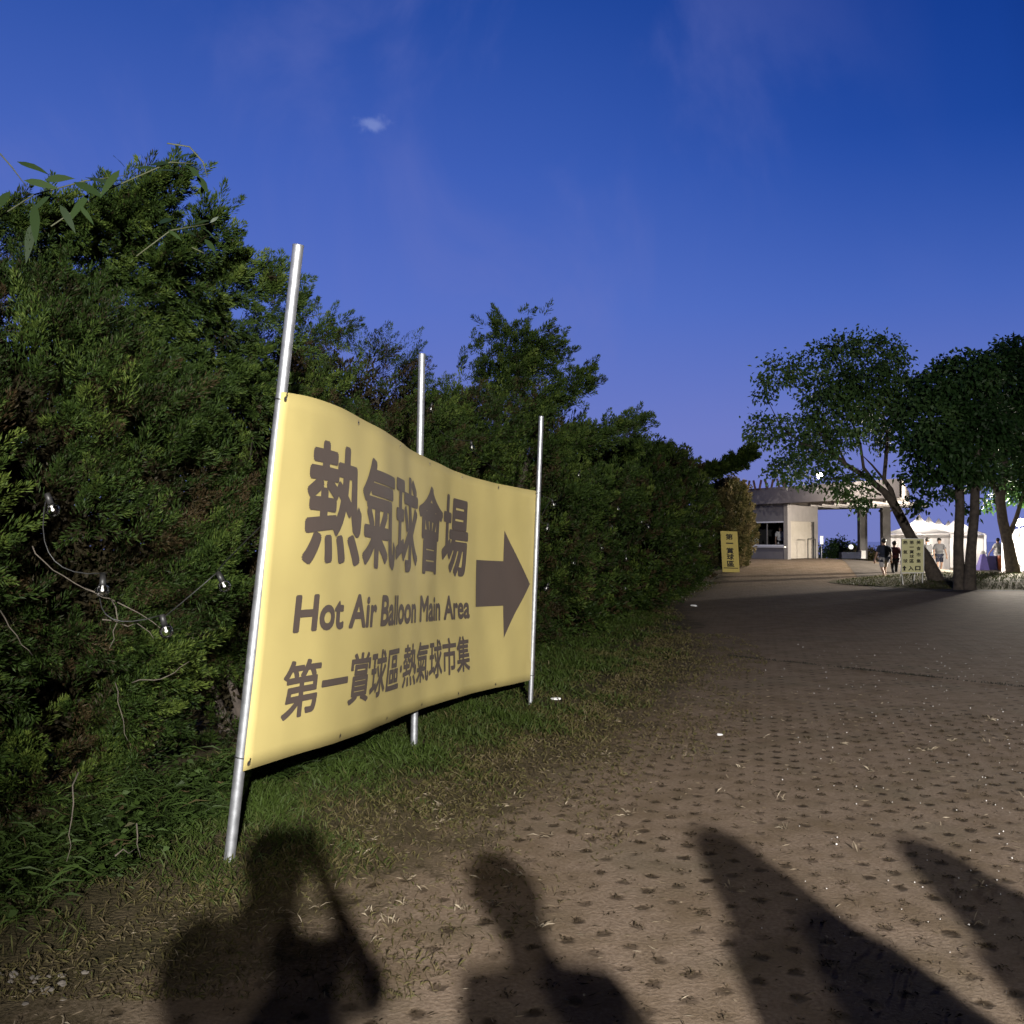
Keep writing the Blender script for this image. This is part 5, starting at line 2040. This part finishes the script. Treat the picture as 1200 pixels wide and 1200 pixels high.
lo.parent = fl
lo.matrix_parent_inverse = fl.matrix_basis.inverted()

# ------------------------------------------------------------------ low planting and small things beyond the plaza
for k, (px, y, r, h, lab, m) in enumerate(((972, 66, 1.0, 1.45, 'low dark bush beside the kiosk corner', M_BROAD), (985, 66, 1.1, 1.5, 'low dark bush in the middle of the row beyond the plaza', M_BROAD),
                                           (997, 65, .9, 1.35, 'low dark bush nearest the left concrete column', M_BROAD), (1010, 60, .8, 1.15, 'pale lit bush at the foot of the left concrete column', M_JUNDRY),
                                           (1019, 60.5, .7, 1.0, 'small pale bush between the two concrete columns', M_JUNDRY))):
    x = kx(px, y)
    z = .35
    root = empty('low_bush', (x, y, z))
    tag(root, lab, 'bush', 'bushes beyond the plaza')
    V, T = leaf_cloud([((x, y, z + h * .45), r * .8), ((x + r * .5, y, z + h * .4), r * .6), ((x - r * .5, y + .2, z + h * .4), r * .6)], 900, .17, 90 + k)
    V[:, 2] = np.maximum(V[:, 2], z)
    link('crown', mesh_np('crown', V, np.arange(len(V)).reshape(-1, 4), [m], attrs={'tint': T}), root, True)
    b = MB()
    b.tube([(0, 0, -.4), (.02, 0, h * .5)], [.05, .02], 6)
    b.tube([(0, 0, .1), (.3, .1, h * .5)], [.03, .01], 6)
    b.build('trunk', M_BARK, root)
gl = empty('globe_lamp', (kx(997, 56), 56, GK))
tag(gl, 'small white globe lamp on a post in front of the dark bushes', 'lamp')
b = MB()
b.tube([(0, 0, -.1), (0, 0, .45)], .03, 6)
b.build('post', M_BLACK, gl)
b = MB()
b.ball((0, 0, .58), .13, 8)
b.build('globe', emit('lit_globe', (1, .97, .9), 1.0), gl)
ps = empty('post_sign', (kx(962.5, 52.2), 52.2, GK))
tag(ps, 'small white notice on a thin post at the kiosk corner', 'sign')
b = MB()
b.tube([(0, 0, -.1), (0, 0, .95)], .02, 6)
b.build('post', M_STEEL, ps)
b = MB()
b.box((0, -.03, .95), (.16, .02, .4))
b.build('panel', M_WHITE, ps)
pn = empty('planter_box', (kx(1001, 54.5), 54.5, GK - .02))
tag(pn, 'low dark planter box at the right end of the plaza', 'planter')
b = MB()
b.box((-.25, 0, .16), (1.0, .5, .34))
b.build('box', M_NAVY, pn)
b = MB()
b.box((.42, .05, .2), (.24, .5, .42))
b.build('end_block', M_WHITE, pn)
